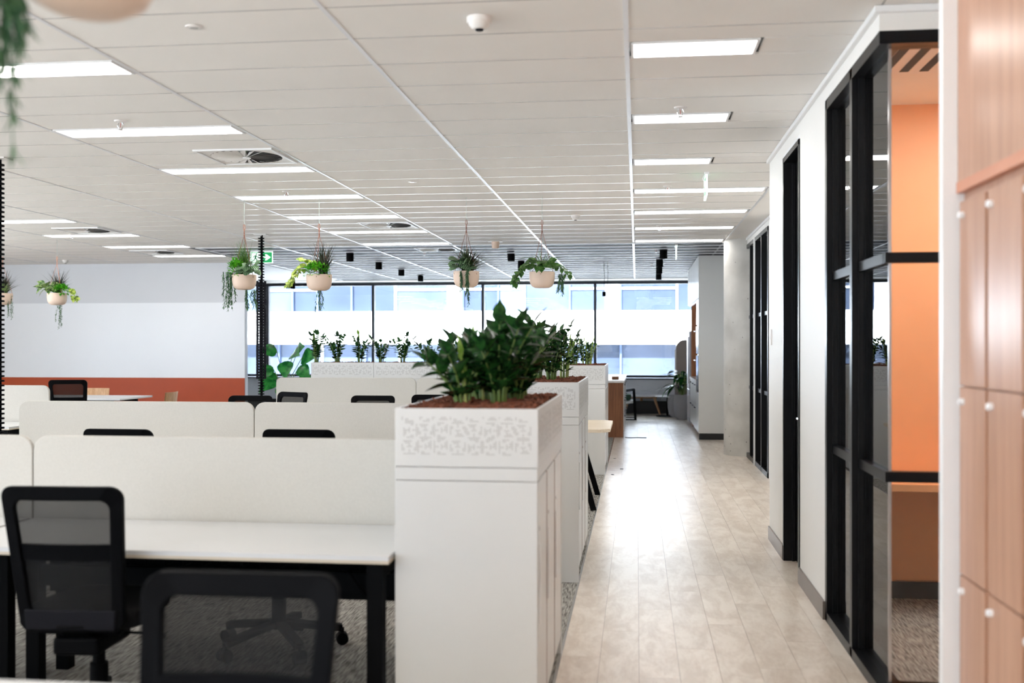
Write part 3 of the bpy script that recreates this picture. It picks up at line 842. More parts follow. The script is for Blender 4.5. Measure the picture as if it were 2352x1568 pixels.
for k, (dx, dy, h, sp, n, ln) in enumerate([(.19, .40, .25, .15, 9, -.05), (.33, .46, .33, .12, 9, .0), (.24, .66, .27, .14, 9, -.03), (.37, .74, .27, .12, 8, .01), (.18, .90, .28, .13, 8, -.03), (.36, .98, .29, .12, 8, .0)]):
    zz('dark glossy zz plant in the planter box closest to the timber lockers', (CX0 + dx, ROWS[0] - CL/2 + dy, zt), n, h, sp, 100 + k, False, G1, (ln, 0), .15, .115)
G2 = 'zz plants in the planter beside the oak-topped table'
for k, (dx, dy, h, sp, n) in enumerate([(.18, .30, .36, .15, 8), (.32, .52, .38, .16, 8), (.2, .75, .36, .15, 8), (.38, .92, .33, .14, 7)]):
    zz('glossy zz plant in the planter box on the middle cabinet beside the oak table', (CX0 + dx, ROWS[1] - CL/2 + dy, zt), n, h, sp, 120 + k, False, G2, (.02, 0), .18, .085)
G3 = 'zz plants in the planter next to the kitchen island'
for k, (dx, dy, h, sp, n) in enumerate([(.16, .35, .30, .14, 7), (.32, .55, .32, .14, 7), (.26, .85, .3, .13, 6)]):
    zz('glossy zz plant in the planter box next to the kitchen island', (CX0 + dx, ROWS[2] - CL/2 + dy, zt), n, h, sp, 140 + k, False, G3, (.04, 0), .25, .075)
G4 = 'zz plants in the planter row behind the far desks'
bpx = [727, 775, 827, 875, 925, 980, 1030, 1075, 1125]
for k, p in enumerate(bpx):
    zz('small zz plant in the row of planters behind the far desks', (x_at(p, BY + .2), BY + .2, zt), R.choice([5, 6]), R.uniform(.30, .42), .16, 160 + k, True, G4, (0, 0), .2, .09)

# ------------------------------------------------------------------ desks and screens
def desk_proto(label):
    t = thing('workstation_desk', label, 'desk')
    w, d = 1.79, .66
    MB().box(0, w, 0, d, .703, .72).build('desktop', 'desk_top', t)
    MB().box(0, w, 0, d, .691, .7028).build('edge_band', 'desk_edge', t)
    for x in (.03, w - .09):
        MB().box(x, x + .06, .03, .09, 0, .691).build('leg', 'steel_black', t)
        MB().box(x, x + .06, .54, .60, 0, .691).build('leg', 'steel_black', t)
        MB().box(x, x + .06, .09, .54, .63, .69).build('side_rail', 'steel_black', t)
    MB().box(.09, w - .09, .56, .59, .44, .53).build('beam', 'steel_black', t)
    MB().box(.09, w - .09, .63, .642, .40, .69).build('under_desk_shade', 'steel_black', t)  # black sheet added for the dark shade and beams under the desks
    tray = MB()
    for z in (.55, .62, .68): tray.tube([(.25, .52, z), (w - .25, .52, z)], .004, 4)
    for k in range(16):
        x = .25 + k * (w - .5) / 15; tray.tube([(x, .52, .68), (x, .52, .55), (x, .6, .55)], .003, 4)
    tray.build('cable_tray', 'steel_black', t)
    MB().tube([(1.05, .5, .68), (1.0, .45, .6), (1.1, .42, .66), (1.3, .45, .66), (1.5, .5, .55), (1.55, .55, .45), (1.6, .56, .38), (1.65, .56, .44)], .007, 6).build('cable', 'plastic_black', t)
    return t
dp = desk_proto('desk'); used = False
XB = [-0.905, -2.72, -4.52]
rown = ['desk row closest to the lockers', 'desk row beside the middle cabinet', 'desk row before the low planters']
def put_desk(x0, yc, far, label):
    if abs(x0 - (XB[1] + .005)) < .001: x0 += .015
    global used
    o = place(dp, used, (x0 + (1.79 if far else 0), yc + (.69 if far else -.69), 0), math.pi if far else 0, label, None)
    used = True; return o
def screen(x0, x1, yc, label, group, zt_=1.09):
    w = x1 - x0
    poly = rrect(w - .006, w - .006, zt_ - .58, .07, 6, .004)
    t = MB().prism(poly, lambda u, v, s: (u, s, v), -.014, .014).build('desk_screen', 'screen_fabric', None, bevel=.006, loc=((x0 + x1)/2, yc, .58))
    return tag(t, label, 'desk screen', group)
for i, yc in enumerate(ROWS):
    for j in range(2):
        x0 = XB[j + 1] + .005
        for far in (False, True):
            put_desk(x0, yc, far, 'white desk in the ' + rown[i] + (', window side' if far else ', locker side') + (', by the cabinets' if j == 0 else ', aisle end'))
        screen(XB[j + 1], XB[j], yc, 'pale fabric screen in the %s, %s' % (rown[i], 'by the cabinets' if j == 0 else 'aisle end'), None)
x0 = XB[2] - 1.785
screen(XB[2] - 1.8, XB[2], ROWS[0], 'pale fabric desk screen of a third bay in the first desk row', None)
put_desk(x0, ROWS[0], False, 'white desk of a third bay in the first desk row')
# desk row just below the camera
Y0 = 1.59
put_desk(XB[1] + .005, Y0, True, 'white desk whose edge shows below the black mesh chairs, facing the first desk row')
put_desk(XB[2] + .005, Y0, True, 'white desk beside the one below the black mesh chairs')
# left bank
for k in range(2):
    xa = -5.92 - 1.8 * (k + 1)
    lab = ['at the aisle end', 'away from the aisle'][k]
    screen(xa, xa + 1.8, 9.98, 'pale fabric desk screen in front of the orange-banded wall, ' + lab, None)
    put_desk(xa + .005, 9.98, False, 'white desk in the bank before the orange-banded wall, ' + lab)

# ------------------------------------------------------------------ office chairs
def chair_proto():
    t = thing('office_chair', 'x', 'chair')
    s = MB().prism(rrect(.44, .48, .46, .09), lambda u, v, w: (u, v - .22, w), .435, .50).build('seat', 'fabric_black', t, bevel=.015)
    MB().box(-.16, .16, -.16, .16, .40, .435).build('seat_pan', 'plastic_black', t, bevel=.01)
    MB().box(-.09, .09, -.2, .1, .33, .40).build('mechanism', 'plastic_black', t, bevel=.015)
    MB().lathe([(0, .10), (.035, .10), (.035, .25), (.024, .25), (.024, .34), (0, .34)], 16).build('gas_column', 'plastic_black', t, smooth=True, angle=40)
    leg = MB(); leg.bar((0, .03, .125), (0, .31, .085), .05, .035); leg = leg.mesh('base_leg', 'plastic_black')
    cas = MB(); cas.tube([(-.028, .31, .032), (.028, .31, .032)], .03, 14); cas.tube([(0, .31, .085), (0, .31, .045)], .01, 6); cas = cas.mesh('caster', 'plastic_black')
    for k in range(5):
        l = obj('base_leg', leg, t, None, (0, 0, 2 * math.pi * k / 5 + .35), .008); obj('caster', cas, l)
    ZB, H = .43, .555
    fn = lambda u, v, w: (u, -.235 - .10 * (v / H) ** 1.6 + w - .05 * (u / .23) ** 2 * -1 * .6, ZB + v)
    out = rrect(.455, .40, H, .045, 5); inn = [(u * .79, .07 + (v / H) * (H - .122)) for u, v in rrect(.455, .40, H, .045, 5)]
    MB().ring(out, inn, fn, -.014, .014).build('back_frame', 'plastic_black', t, bevel=.005)
    mb = MB(); nn = 9
    for a in range(nn):
        for b in range(nn):
            v = .06 + (H - .10) * a / (nn - 1); wd = (.40 + .055 * v / H) * .84; u = -wd/2 + wd * b / (nn - 1)
            mb.v.append(fn(u, v, 0))
    mb.f = [(a*nn+b, a*nn+b+1, (a+1)*nn+b+1, (a+1)*nn+b) for a in range(nn-1) for b in range(nn-1)]
    mb.build('mesh_back', 'chair_mesh', t, smooth=True)
    bar = MB(); 
    for k in range(6):
        wd = .41 * .86; u0 = -wd/2 + wd * k / 6; u1 = u0 + wd / 6
        bar.add([fn(u, v, w) for w in (-.01, .01) for u, v in ((u0, .275), (u1, .275), (u1, .335), (u0, .335))], [(3,2,1,0),(4,5,6,7),(0,1,5,4),(1,2,6,5),(2,3,7,6),(3,0,4,7)])
    bar.build('lumbar_bar', 'plastic_black', t)
    low = MB()
    low.add([fn(u, v, w) for w in (-.022, -.012) for u, v in ((-.17, .01), (.17, .01), (.175, .085), (-.175, .085))], [(3,2,1,0),(4,5,6,7),(0,1,5,4),(1,2,6,5),(2,3,7,6),(3,0,4,7)])
    low.build('back_support', 'plastic_grey', t, bevel=.006)
    MB().bar((0, -.24, .46), (0, -.12, .37), .11, .025).build('back_bracket', 'plastic_black', t, bevel=.006)
    MB().tube([(.08, 0, .37), (.22, .02, .36), (.26, .02, .35)], [.006, .006, .009], 6).build('lever', 'plastic_black', t)
    return t
cp = chair_proto(); cused = False
def chair(x, y, rz, label, group=None, sc=1.0):
    global cused
    o = place(cp, cused, (x, y, 0), rz, label, group); cused = True
    o.scale = (sc, sc, sc); return o
def chair_px(px, ytop, rz, label, group=None, sc=1.0):
    """backrest top lands where the ray meets the backrest height"""
    p = at_z(px, ytop, .985 * sc)
    off = Matrix.Rotation(rz, 3, 'Z') @ Vector((0, -.32, 0)) * sc
    return chair(p.x - off.x, p.y - off.y, rz, label, group, sc)
PI = math.pi
chair_px(136, 1117, .06, 'black mesh office chair tucked under the desk in the first desk row')
chair_px(562, 1312, PI + .02, 'black mesh office chair with its back to the first desk row, against the desk behind')
chair(-1.76, 5.0, PI + .3, 'black mesh office chair on the window side of the first desk row')
chair_px(267, 985, -.03, 'black mesh office chair at the second desk row, aisle end')
chair_px(683, 986, .0, 'black mesh office chair at the second desk row, next to the cabinets')
GT = 'office chairs behind the oak-topped table'
chair_px(577, 908, PI + .05, 'black mesh office chair behind the oak-topped table, beside the cable spine', None)
chair_px(676, 900, PI - .5, 'black mesh office chair turned askew behind the oak-topped table')
chair_px(858, 908, PI, 'black mesh office chair squarely behind the middle of the oak-topped table')
chair_px(996, 906, PI + .0, 'black mesh office chair behind the oak-topped table, near the planter plants')
chair_px(155, 872, .3, 'black mesh office chair in front of the orange band, beside the white table', None, 1.06)

# ------------------------------------------------------------------ oak-topped meeting table under the hanging pots
t = thing('meeting_table', 'pale oak-topped table with black splayed steel legs between the planter cabinets', 'table', (-2.25, 10.0, 0))
MB().prism([(-2.0,-.6),(1.92,-.6),(2.01,-.5),(2.01,.52),(1.93,.6),(-2.0,.6)], lambda u, v, s: (u, v, s), .712, .742).build('tabletop', 'oak_pale', t, bevel=.003)
for sx in (-1, 1):
    for sy in (-1, 1):
        MB().bar((sx * 1.86, sy * .50, 0), (sx * 1.66, sy * .36, .712), .05, .05).build('leg', 'steel_black', t)
    MB().bar((sx * 1.66, -.4, .69), (sx * 1.66, .4, .69), .05, .04).build('cross_rail', 'steel_black', t)

# ------------------------------------------------------------------ lockers
lock_lab = ['timber locker column with three doors, next to the white end panel', 'second timber locker column from the white end panel',
            'third timber locker column from the white end panel', 'fourth timber locker column from the white end panel']
LX = 1.0; ZT = 1.975
for k in range(4):
    lw = .262 if k == 0 else .292; y1 = 3.424 - (0 if k == 0 else .262 + .292 * (k - 1)); y0 = y1 - lw + .001
    t = thing('locker_column', lock_lab[k], 'locker', (LX, y0, 0))
    MB().box(.02, .5, 0, lw - .002, .1, ZT).build('body', 'locker_oak', t)
    MB().box(.05, .5, 0, lw - .002, 0, .1).build('plinth', 'skirting_black', t)
    for z0, z1 in ((.19, .785), (.79, 1.37), (1.375, ZT - .03)):
        d = MB().box(0, .0195, .003, lw - .022, z0, z1).build('door', 'locker_oak', t, bevel=.002)
        MB().tube([(0, lw - .06, z1 - .045), (-.012, lw - .06, z1 - .045), (-.016, lw - .06, z1 - .045)], [.011, .011, .008], 12).build('knob', 'trim_white', d)
t = thing('locker_bulkhead', 'timber panel filling the wall above the lockers up to the ceiling', 'wall panel', (LX, 2.2, ZT))
MB().box(0, .5, 0, 1.224, .035, CEIL - ZT).build('panel', 'locker_oak', t)
MB().box(-.004, .5, 0, 1.224, 0, .034).build('rail', 'locker_rail', t)

# ------------------------------------------------------------------ orange room fittings
t = thing('wall_desk', 'orange fitted desk along the orange wall behind the black framed glass', 'desk', (1.16, 5.9, 0))
MB().box(0, 1.45, 0, .505, .70, .742).build('desktop', 'desk_orange', t, bevel=.003)
MB().box(.02, 1.43, .47, .505, .12, .70).build('back_panel', 'desk_orange', t)
t = thing('led_ceiling_panel', 'white LED panel added unseen in the orange room ceiling to brighten it', 'ceiling light', (2.06, 5.25, CEIL - .012))  # unseen fixture added to bring the orange walls up to brightness
MB().box(-.4, .4, -.55, .55, -.008, -.001).build('frame', 'led_frame', t); MB().box(-.385, .385, -.535, .535, -.011, -.008).build('diffuser', 'led', t)
t = thing('slot_diffuser', 'white linear slot air diffuser in the orange room ceiling', 'air vent', (1.38, 5.22, CEIL - .012))
MB().box(-.2, .2, -.45, .45, -.006, .0).build('plate', 'trim_white', t)
for x in (-.13, -.03, .07): MB().box(x, x + .045, -.4, .4, -.008, -.006).build('slot', 'void_dark', t)

# ------------------------------------------------------------------ wall plates
for (x, y, z, lab) in ((X1 - .012, 8.15, 1.56, 'small white switch plate on the wall end by the door'), (X2 - .012, 14.58, 1.55, 'small white switch plate beside the concrete column')):
    t = thing('switch_plate', lab, 'switch', (x, y, z))
    MB().box(0, .012, -.035, .035, -.06, .06).build('plate', 'plastic_white', t, bevel=.002)
    MB().box(-.004, 0, -.012, .012, -.02, .02).build('rocker', 'trim_white', t)

# ------------------------------------------------------------------ ceiling devices
def swirl(px, py, label, dark=False):
    p = at_z(px, py, CEIL)
    t = thing('swirl_diffuser', label, 'air vent', (p.x, p.y, CEIL))
    MB().ring([(-.3,-.3),(.3,-.3),(.3,.3),(-.3,.3)], [(-.28,-.28),(.28,-.28),(.28,.28),(-.28,.28)], lambda u, v, s: (u, v, s), -.014, -.001).build('frame', 'trim_white', t)
    n = 32
    sq = []
    for k in range(n):
        a = 2 * math.pi * k / n; c, s = math.cos(a), math.sin(a); m = max(abs(c), abs(s)); sq.append((.28 * c / m, .28 * s / m))
    MB().ring(sq, [(.265 * math.cos(2*math.pi*k/n), .265 * math.sin(2*math.pi*k/n)) for k in range(n)], lambda u, v, s: (u, v, s), -.008, -.004).build('face_plate', 'plastic_white', t)
    MB().cyl(0, 0, -.003, -.001, .27, 24).build('throat', 'oven_black', t)
    MB().cyl(0, 0, -.02, -.003, .03, 16).build('hub', 'trim_white', t)
    bl = MB(); c, s = math.cos(.6), math.sin(.6)
    bl.add([(.03, -.012, -.016), (.262, -.022, -.016), (.262, .016, -.005), (.03, .006, -.005)], [(0, 1, 2, 3)])
    me = bl.mesh('blade', 'plastic_white')
    for k in range(24): obj('blade', me, t, None, (0, 0, 2 * math.pi * k / 24))
    return t
swirl(567, 358, 'square swirl air diffuser above the desks near two hanging pots')
swirl(200, 528, 'square swirl air diffuser above the bank before the orange-banded wall')
swirl(360, 578, 'square swirl air diffuser closest to the orange-banded wall')
swirl(893, 516, 'square swirl air diffuser in the white ceiling above the planter row')
swirl(1005, 572, 'square swirl air diffuser set in the dark metal ceiling')
GS = 'ceiling fire sprinklers'
def sprinkler(px, py, label):
    p = at_z(px, py, CEIL); t = thing('fire_sprinkler', label, 'sprinkler', (p.x, p.y, CEIL), 0, GS)
    MB().lathe([(0, -.001), (.04, -.001), (.036, -.008), (.012, -.012), (0, -.012)], 20).build('rosette', 'plastic_white', t, smooth=True, angle=40)
    MB().tube([(-.012, 0, -.012), (-.02, 0, -.03), (-.006, 0, -.056)], .003, 6).tube([(.012, 0, -.012), (.02, 0, -.03), (.006, 0, -.056)], .003, 6).build('yoke', 'chrome', t)
    MB().tube([(0, 0, -.016), (0, 0, -.045)], .0018, 6).build('bulb', 'red_bulb', t)
    MB().cyl(0, 0, -.06, -.056, .016, 12).build('deflector', 'chrome', t)
for px, py in ((277, 277), (658, 439)): sprinkler(px, py, 'small chrome fire sprinkler hanging beside a ceiling panel above the desks')
for px, py in ((1563, 246), (1533, 427), (1515, 517)): sprinkler(px, py, 'small chrome fire sprinkler hanging in the corridor ceiling')
for px, py in ((1507, 571), (1497, 606), (975, 578)): sprinkler(px, py, 'small chrome fire sprinkler hanging from the dark metal ceiling')
sprinkler(165, 537, 'small chrome fire sprinkler near the orange-banded wall')
def detector(px, py, r, label):
    p = at_z(px, py, CEIL); t = thing('smoke_detector', label, 'smoke detector', (p.x, p.y, CEIL))
    MB().lathe([(0, -.001), (r, -.001), (r, -.02), (r * .93, -.026), (0, -.026)], 28).build('base', 'plastic_white', t, smooth=True, angle=40)
    MB().lathe([(0, -.026), (r * .86, -.026), (r * .8, -.036), (r * .52, -.052), (0, -.054)], 28).build('cover', 'plastic_white', t, smooth=True, angle=40)
    MB().lathe([(0, -.05), (r * .34, -.0535), (r * .3, -.058), (0, -.058)], 20).build('sensor', 'plastic_grey', t)
detector(1101, 40, .055, 'round white smoke detector in the ceiling bay above the first planter')
detector(1322, 494, .05, 'round white smoke detector close to the dark metal ceiling')
p = at_z(120, 597, CEIL); detector(150, 597, .05, 'round smoke detector near the orange-banded wall')
for px, py, lab in ((445, 61, 'flat round speaker plate in the white ceiling near the first LED panel'), (947, 417, 'flat round speaker plate in the white ceiling near the middle')):
    p = at_z(px, py, CEIL)
    t = thing('ceiling_speaker', lab, 'speaker', (p.x, p.y, CEIL))
    MB().lathe([(0, -.001), (.038, -.001), (.036, -.006), (.028, -.0065), (0, -.0065)], 24).build('plate', 'plastic_white', t)
    MB().cyl(0, 0, -.008, -.0065, .02, 16).build('grille', 'plastic_grey' if False else 'tile_edge', t)
p = at_z(1138, 554, CEIL)
t = thing('emergency_light', 'white cup-shaped ceiling fitting at the edge of the dark metal ceiling', 'ceiling light', (p.x, p.y, CEIL))
MB().cyl(0, 0, -.008, -.001, .1, 24).build('plate', 'plastic_white', t)
MB().lathe([(0, -.008), (.056, -.008), (.05, -.085), (.04, -.1), (0, -.1)], 24).build('cup', 'pot_clay', t, smooth=True, angle=40)
GD = 'black cylinder downlights'
def downlight(px, py, label, h=.125, r=.058):
    p = at_z(px, py, CEIL); t = thing('cylinder_downlight', label, 'downlight', (p.x, p.y, CEIL), 0, GD)
    MB().lathe([(0, -.001), (r, -.001), (r, -h), (r * .86, -h), (r * .8, -h + .02), (0, -h + .02)], 24).build('housing', 'steel_black', t, smooth=True, angle=40)
    MB().cyl(0, 0, -h + .012, -h + .019, r * .78, 20).build('lens', 'plastic_white', t)
for px, py in ((804, 582), (870, 602), (922, 618), (966, 632)):
    downlight(px, py, 'black cylinder downlight on the metal ceiling above the planter row')
for px, py in ((1174, 581), (1197, 600)):
    downlight(px, py, 'black cylinder downlight on the metal ceiling near the cup-shaped fitting')
for px, py in ((1524, 575), (1515, 596), (1514, 613), (1513, 628)):
    downlight(px, py, 'black cylinder downlight on the metal ceiling in front of the kitchen')
downlight(672, 642, 'black cylinder downlight close to the window head beside the hanging pot', .2)
p = at_z(1383, 600, CEIL)
t = thing('pendant_lamp', 'small black pendant lamp on two thin wires over the kitchen island', 'pendant lamp', (p.x, p.y, CEIL))
MB().box(-.14, .1, -.02, .02, -.012, -.001).build('canopy', 'steel_black', t)
MB().tube([(.03, 0, -.012), (.04, 0, -.25), (.035, 0, -.52)], .004, 6).build('wire', 'plastic_black', t)
MB().tube([(.09, 0, -.012), (.1, 0, -.2), (.09, 0, -.5)], .003, 6).build('wire', 'plastic_black', t)
MB().cyl(.035, 0, -.6, -.52, .032, 16).build('shade', 'steel_black', t)

# exit signs
def exit_sign(x, y, rz, label):
    t = thing('exit_sign', label, 'exit sign', (x, y, CEIL), rz)
    MB().box(-.18, .18, -.02, .02, -.02, -.001).build('mount', 'trim_white', t)
    pl = MB().box(-.17, .17, -.006, .006, -.19, -.02).build('panel', 'sign_green_lit', t)
    MB().ring([(-.175,-.195),(.175,-.195),(.175,-.02),(-.175,-.02)], [(-.165,-.185),(.165,-.185),(.165,-.028),(-.165,-.028)], lambda u, v, s: (u, s, v), -.008, .008).build('rim', 'sign_white_lit', t)
    for sg in (-1, 1):
        yy = sg * .0075
        fn = lambda u, v, s: (u * (-sg), s, v)
        a = MB()
        a.prism([(.02,-.095),(.075,-.095),(.055,-.06),(.08,-.06),(.145,-.105),(.08,-.15),(.055,-.15),(.075,-.115),(.02,-.115)], fn, yy - .0006, yy + .0006)
        a.build('arrow', 'sign_white_lit', pl)
        b = MB().prism([(-.155,-.175),(-.02,-.175),(-.02,-.04),(-.155,-.04)], fn, yy - .0006, yy + .0006).build('doorway', 'sign_white_lit', pl)
        m = MB(); q = yy + sg * .001
        def limb(pts, w):
            for (u0, v0), (u1, v1) in zip(pts[:-1], pts[1:]):
                d = Vector((u1 - u0, v1 - v0)).normalized(); n = Vector((-d.y, d.x)) * w / 2; e = d * w * .3
                m.prism([(u0-n.x-e.x, v0-n.y-e.y), (u1-n.x+e.x, v1-n.y+e.y), (u1+n.x+e.x, v1+n.y+e.y), (u0+n.x-e.x, v0+n.y-e.y)], fn, q - .0005, q + .0005)
        limb([(-.088,-.078),(-.098,-.118)], .026)
        limb([(-.098,-.118),(-.07,-.135),(-.08,-.165)], .014); limb([(-.1,-.12),(-.115,-.148),(-.142,-.15)], .014)
        limb([(-.085,-.08),(-.062,-.1),(-.045,-.092)], .011); limb([(-.09,-.08),(-.12,-.088),(-.128,-.11)], .011)
        m.prism([(-.08 + .012 * math.cos(k * .785), -.056 + .012 * math.sin(k * .785)) for k in range(8)], fn, q - .0005, q + .0005)
        m.build('running_figure', 'sign_green', pl)
    return t
p = at_z(601, 575, CEIL); exit_sign(p.x, p.y, 0, 'green exit sign with white arrow and running figure beside the cable spine')
p = at_z(1621, 402, CEIL); exit_sign(p.x, p.y, PI/2 - .02, 'exit sign hanging edge-on in the white corridor ceiling')
p = at_z(1553, 563, CEIL); exit_sign(p.x, p.y, PI/2 - .02, 'exit sign hanging edge-on from the dark metal ceiling')

# ------------------------------------------------------------------ cable spines
vert_me = MB().prism(rrect(.075, .075, .05, .012, 3), lambda u, v, s: (u, v - .025, s), 0, .014).cyl(0, 0, .014, .036, .012, 10).mesh('vertebra', 'plastic_black')
def spine(x, y, label, sleeve=None, scale=1.0):
    t = thing('cable_spine', label, 'cable spine', (x, y, 0))
    MB().box(-.08, .08, -.06, .06, CEIL - .01, CEIL - .001).build('ceiling_plate', 'plastic_white', t)
    z = .03; MB().box(-.1, .1, -.08, .08, 0.001, .028).build('floor_plate', 'plastic_black', t)
    while z < CEIL - .04:
        o = obj('vertebra', vert_me, t, (0, 0, z)); z += .036
    MB().tube([(.01, .01, .03), (.01, .01, CEIL - .01)], .008, 6).build('cable', 'plastic_black', t)
    if sleeve:
        s = MB()
        for k in range(12):
            a = 2 * math.pi * k / 12; s.bar((.06 * math.cos(a), .05 * math.sin(a), sleeve[0]), (.06 * math.cos(a), .05 * math.sin(a), sleeve[1]), .012, .008)
        for k in range(int((sleeve[1] - sleeve[0]) / .036)):
            zz_ = sleeve[0] + k * .036
            s.lathe([(.056, zz_), (.066, zz_), (.066, zz_ + .012), (.056, zz_ + .012)], 12)
        s.build('sleeve', 'plastic_grey', t)
p = at_z(600, 538, CEIL); spine(p.x, p.y, 'black cable spine from ceiling to floor beside the exit sign', (1.06, 2.33))
p = at_z(-3, 363, CEIL); spine(p.x, p.y, 'black cable spine from ceiling to floor at the aisle end of the second desk row')

# ------------------------------------------------------------------ hanging planters
def blades(rr, n, h, spread, wd, c=(0, 0, 0), out=.5):
    b = MB()
    for _ in range(n):
        az = rr.uniform(0, 2 * PI); hh = h * rr.uniform(.55, 1.1); sp = spread * rr.uniform(.2, 1.1)
        p0 = Vector((c[0] + rr.uniform(-.03, .03), c[1] + rr.uniform(-.03, .03), c[2]))
        ex = Vector((math.cos(az) * sp, math.sin(az) * sp, hh * (1 - out * (sp / spread) ** 2 * rr.uniform(.5, 1.2))))
        side = Vector((-math.sin(az + rr.uniform(-.6, .6)), math.cos(az), 0)).normalized()
        vs = []; m = 5
        for i in range(m):
            u = i / (m - 1); q = p0 + Vector((ex.x * u ** 1.5, ex.y * u ** 1.5, ex.z * u ** .8)); w = wd * (1 - u ** 1.6) + .0004
            vs += [q - side * w, q + side * w]
        b.add(vs, [(2*i, 2*i+1, 2*i+3, 2*i+2) for i in range(m-1)])
    return b
def bush(rr, n, rad, c, lsz=.022):
    b = MB()
    for _ in range(n):
        d = Vector((rr.gauss(0, 1), rr.gauss(0, 1), rr.gauss(.5, .8))).normalized()
        p = Vector(c) + Vector((d.x * rad[0], d.y * rad[1], d.z * rad[2])) * rr.uniform(.55, 1.0)
        add_leaf(b, SM, p, d + Vector((rr.uniform(-.6, .6), rr.uniform(-.6, .6), rr.uniform(-.2, .6))), lsz * rr.uniform(.7, 1.3), None)
    return b
def strands(rr, n, c, length, spread, leafy=False):
    b = MB()
    for _ in range(n):
        p0 = Vector(c) + Vector((rr.uniform(-spread, spread), rr.uniform(-spread, spread), 0)); L = length * rr.uniform(.6, 1.05)
        pts = [p0]
        for i in range(9): pts.append(pts[-1] + Vector((rr.uniform(-.008, .008), rr.uniform(-.008, .008), -L / 9)))
        b.tube(pts, .0016, 4)
        for i, q in enumerate(pts[1:]):
            for _k in range(3):
                d = Vector((rr.uniform(-1, 1), rr.uniform(-1, 1), -1.2 if not leafy else -.3))
                add_leaf(b, LA if not leafy else SM, q + Vector((0, 0, rr.uniform(0, L / 9))), d, .034 if not leafy else .02, None, 0)
    return b
def vine(root, rr, start, length, me, lsz, n, curl=(.0, 0)):
    pts = [Vector(start)]
    for i in range(10):
        u = i / 9; pts.append(pts[-1] + Vector((curl[0] * (1 - u) * .2 + rr.uniform(-.012, .012), curl[1] * (1 - u) * .2 + rr.uniform(-.012, .012), -length / 10 if i > 1 else .005)))
    st = MB().tube(pts, .0022, 5).build('vine_stem', 'zz_stem', root)
    for k in range(n):
        q = pts[1 + int(k * 9 / n)]; a = rr.uniform(0, 6.3)
        put_leaf(me, st, q + Vector((rr.uniform(-.01, .01), rr.uniform(-.01, .01), 0)), Vector((math.cos(a), math.sin(a) - .3, -.9)), lsz * rr.uniform(.7, 1.1), Vector((math.cos(a), math.sin(a) - .6, .5)))
    return st
def crown(root, rr, c, me, lsz, n, rad, front=True, tilt=.4):
    """a rosette of large leaves: each leaf its own part"""
    for k in range(n):
        a = (-PI / 2 + rr.uniform(-1.5, 1.5)) if front else rr.uniform(0, 2 * PI)
        r_ = rad * rr.uniform(.3, 1); d = Vector((math.cos(a), math.sin(a), rr.uniform(-.7, .6)))
        p = Vector(c) + Vector((math.cos(a) * r_ * .8, math.sin(a) * r_ * .8, rr.uniform(-.01, .07)))
        put_leaf(me, root, p, d, lsz * rr.uniform(.75, 1.15), Vector((math.cos(a), math.sin(a) - .5, tilt + .5)))
def hanging(px, yref, ybase, y, label, dia=.25, cord='cord_leather', seed=1):
    x = x_at(px, y); t = thing('hanging_planter', label, 'hanging plant', (x, y, CEIL))
    d = y * CT - x * ST
    zb = CAM_Z + (HOR - ybase) / F * d - CEIL
    r = dia / 2; h = .155 * dia / .25
    MB().lathe([(0, zb), (r * .55, zb), (r * .8, zb + h * .10), (r * .94, zb + h * .30), (r, zb + h * .6), (r, zb + h), (r - .008, zb + h), (r - .008, zb + h * .85), (0, zb + h * .85)], 36).build('pot', 'pot_clay', t, smooth=True, angle=50)
    MB().cyl(0, 0, zb + h * .85, zb + h * .9, r - .009, 24).build('potting_soil', 'soil', t)
    zk = zb + h + .40
    for k in range(3):
        a = 2 * PI * k / 3 + .7 + seed
        MB().tube([(0, 0, zk), ((r + .002) * math.cos(a), (r + .002) * math.sin(a), zb + h * .8)], .0022, 5).build('cord', cord, t)
    kn = MB()
    for k in range(4): kn.lathe([(0, zk - .01 + k * .014), (.009, zk - .004 + k * .014), (0, zk + .004 + k * .014)], 8)
    kn.tube([(.0, 0, zk + .045), (.01, 0, zk + .065), (.006, 0, zk + .1), (-.006, 0, zk + .1), (-.01, 0, zk + .065), (0, 0, zk + .045)], .003, 5)
    kn.build('knot', cord, t)
    MB().tube([(0, 0, zk + .098), (.006, 0, zk + .105), (0, 0, zk + .125), (0, 0, -.001)], .0018, 5).build('hook', 'wire_steel', t)
    return t, zb + h, r
YH = 10.0
# A
t, zt_, r = hanging(561, 0, 665, YH, 'hanging clay pot with tall green grass and striped leaves, beside the cable spine', .235, seed=1); rr = random.Random(201)
blades(rr, 190, .36, .19, .0028, (-.01, .02, zt_ - .02), .3).build('grass_tuft', 'grass_green', t)
bush(rr, 420, (.085, .09, .105), (-.065, -.04, zt_ + .045), .026).build('small_leaf_bush', 'bush_bright', t)
crown(t, rr, (.08, -.04, zt_ + .03), L_STR, .085, 26, .11)
strands(rr, 15, (-.14, -.02, zt_ + .03), .38, .055).build('trailing_stems', 'rhipsalis', t)
strands(rr, 4, (.02, .02, zt_ - .14), .24, .012).build('trailing_stems', 'rhipsalis', t)
strands(rr, 5, (.09, .05, zt_ - .14), .2, .02).build('trailing_stems', 'rhipsalis', t)
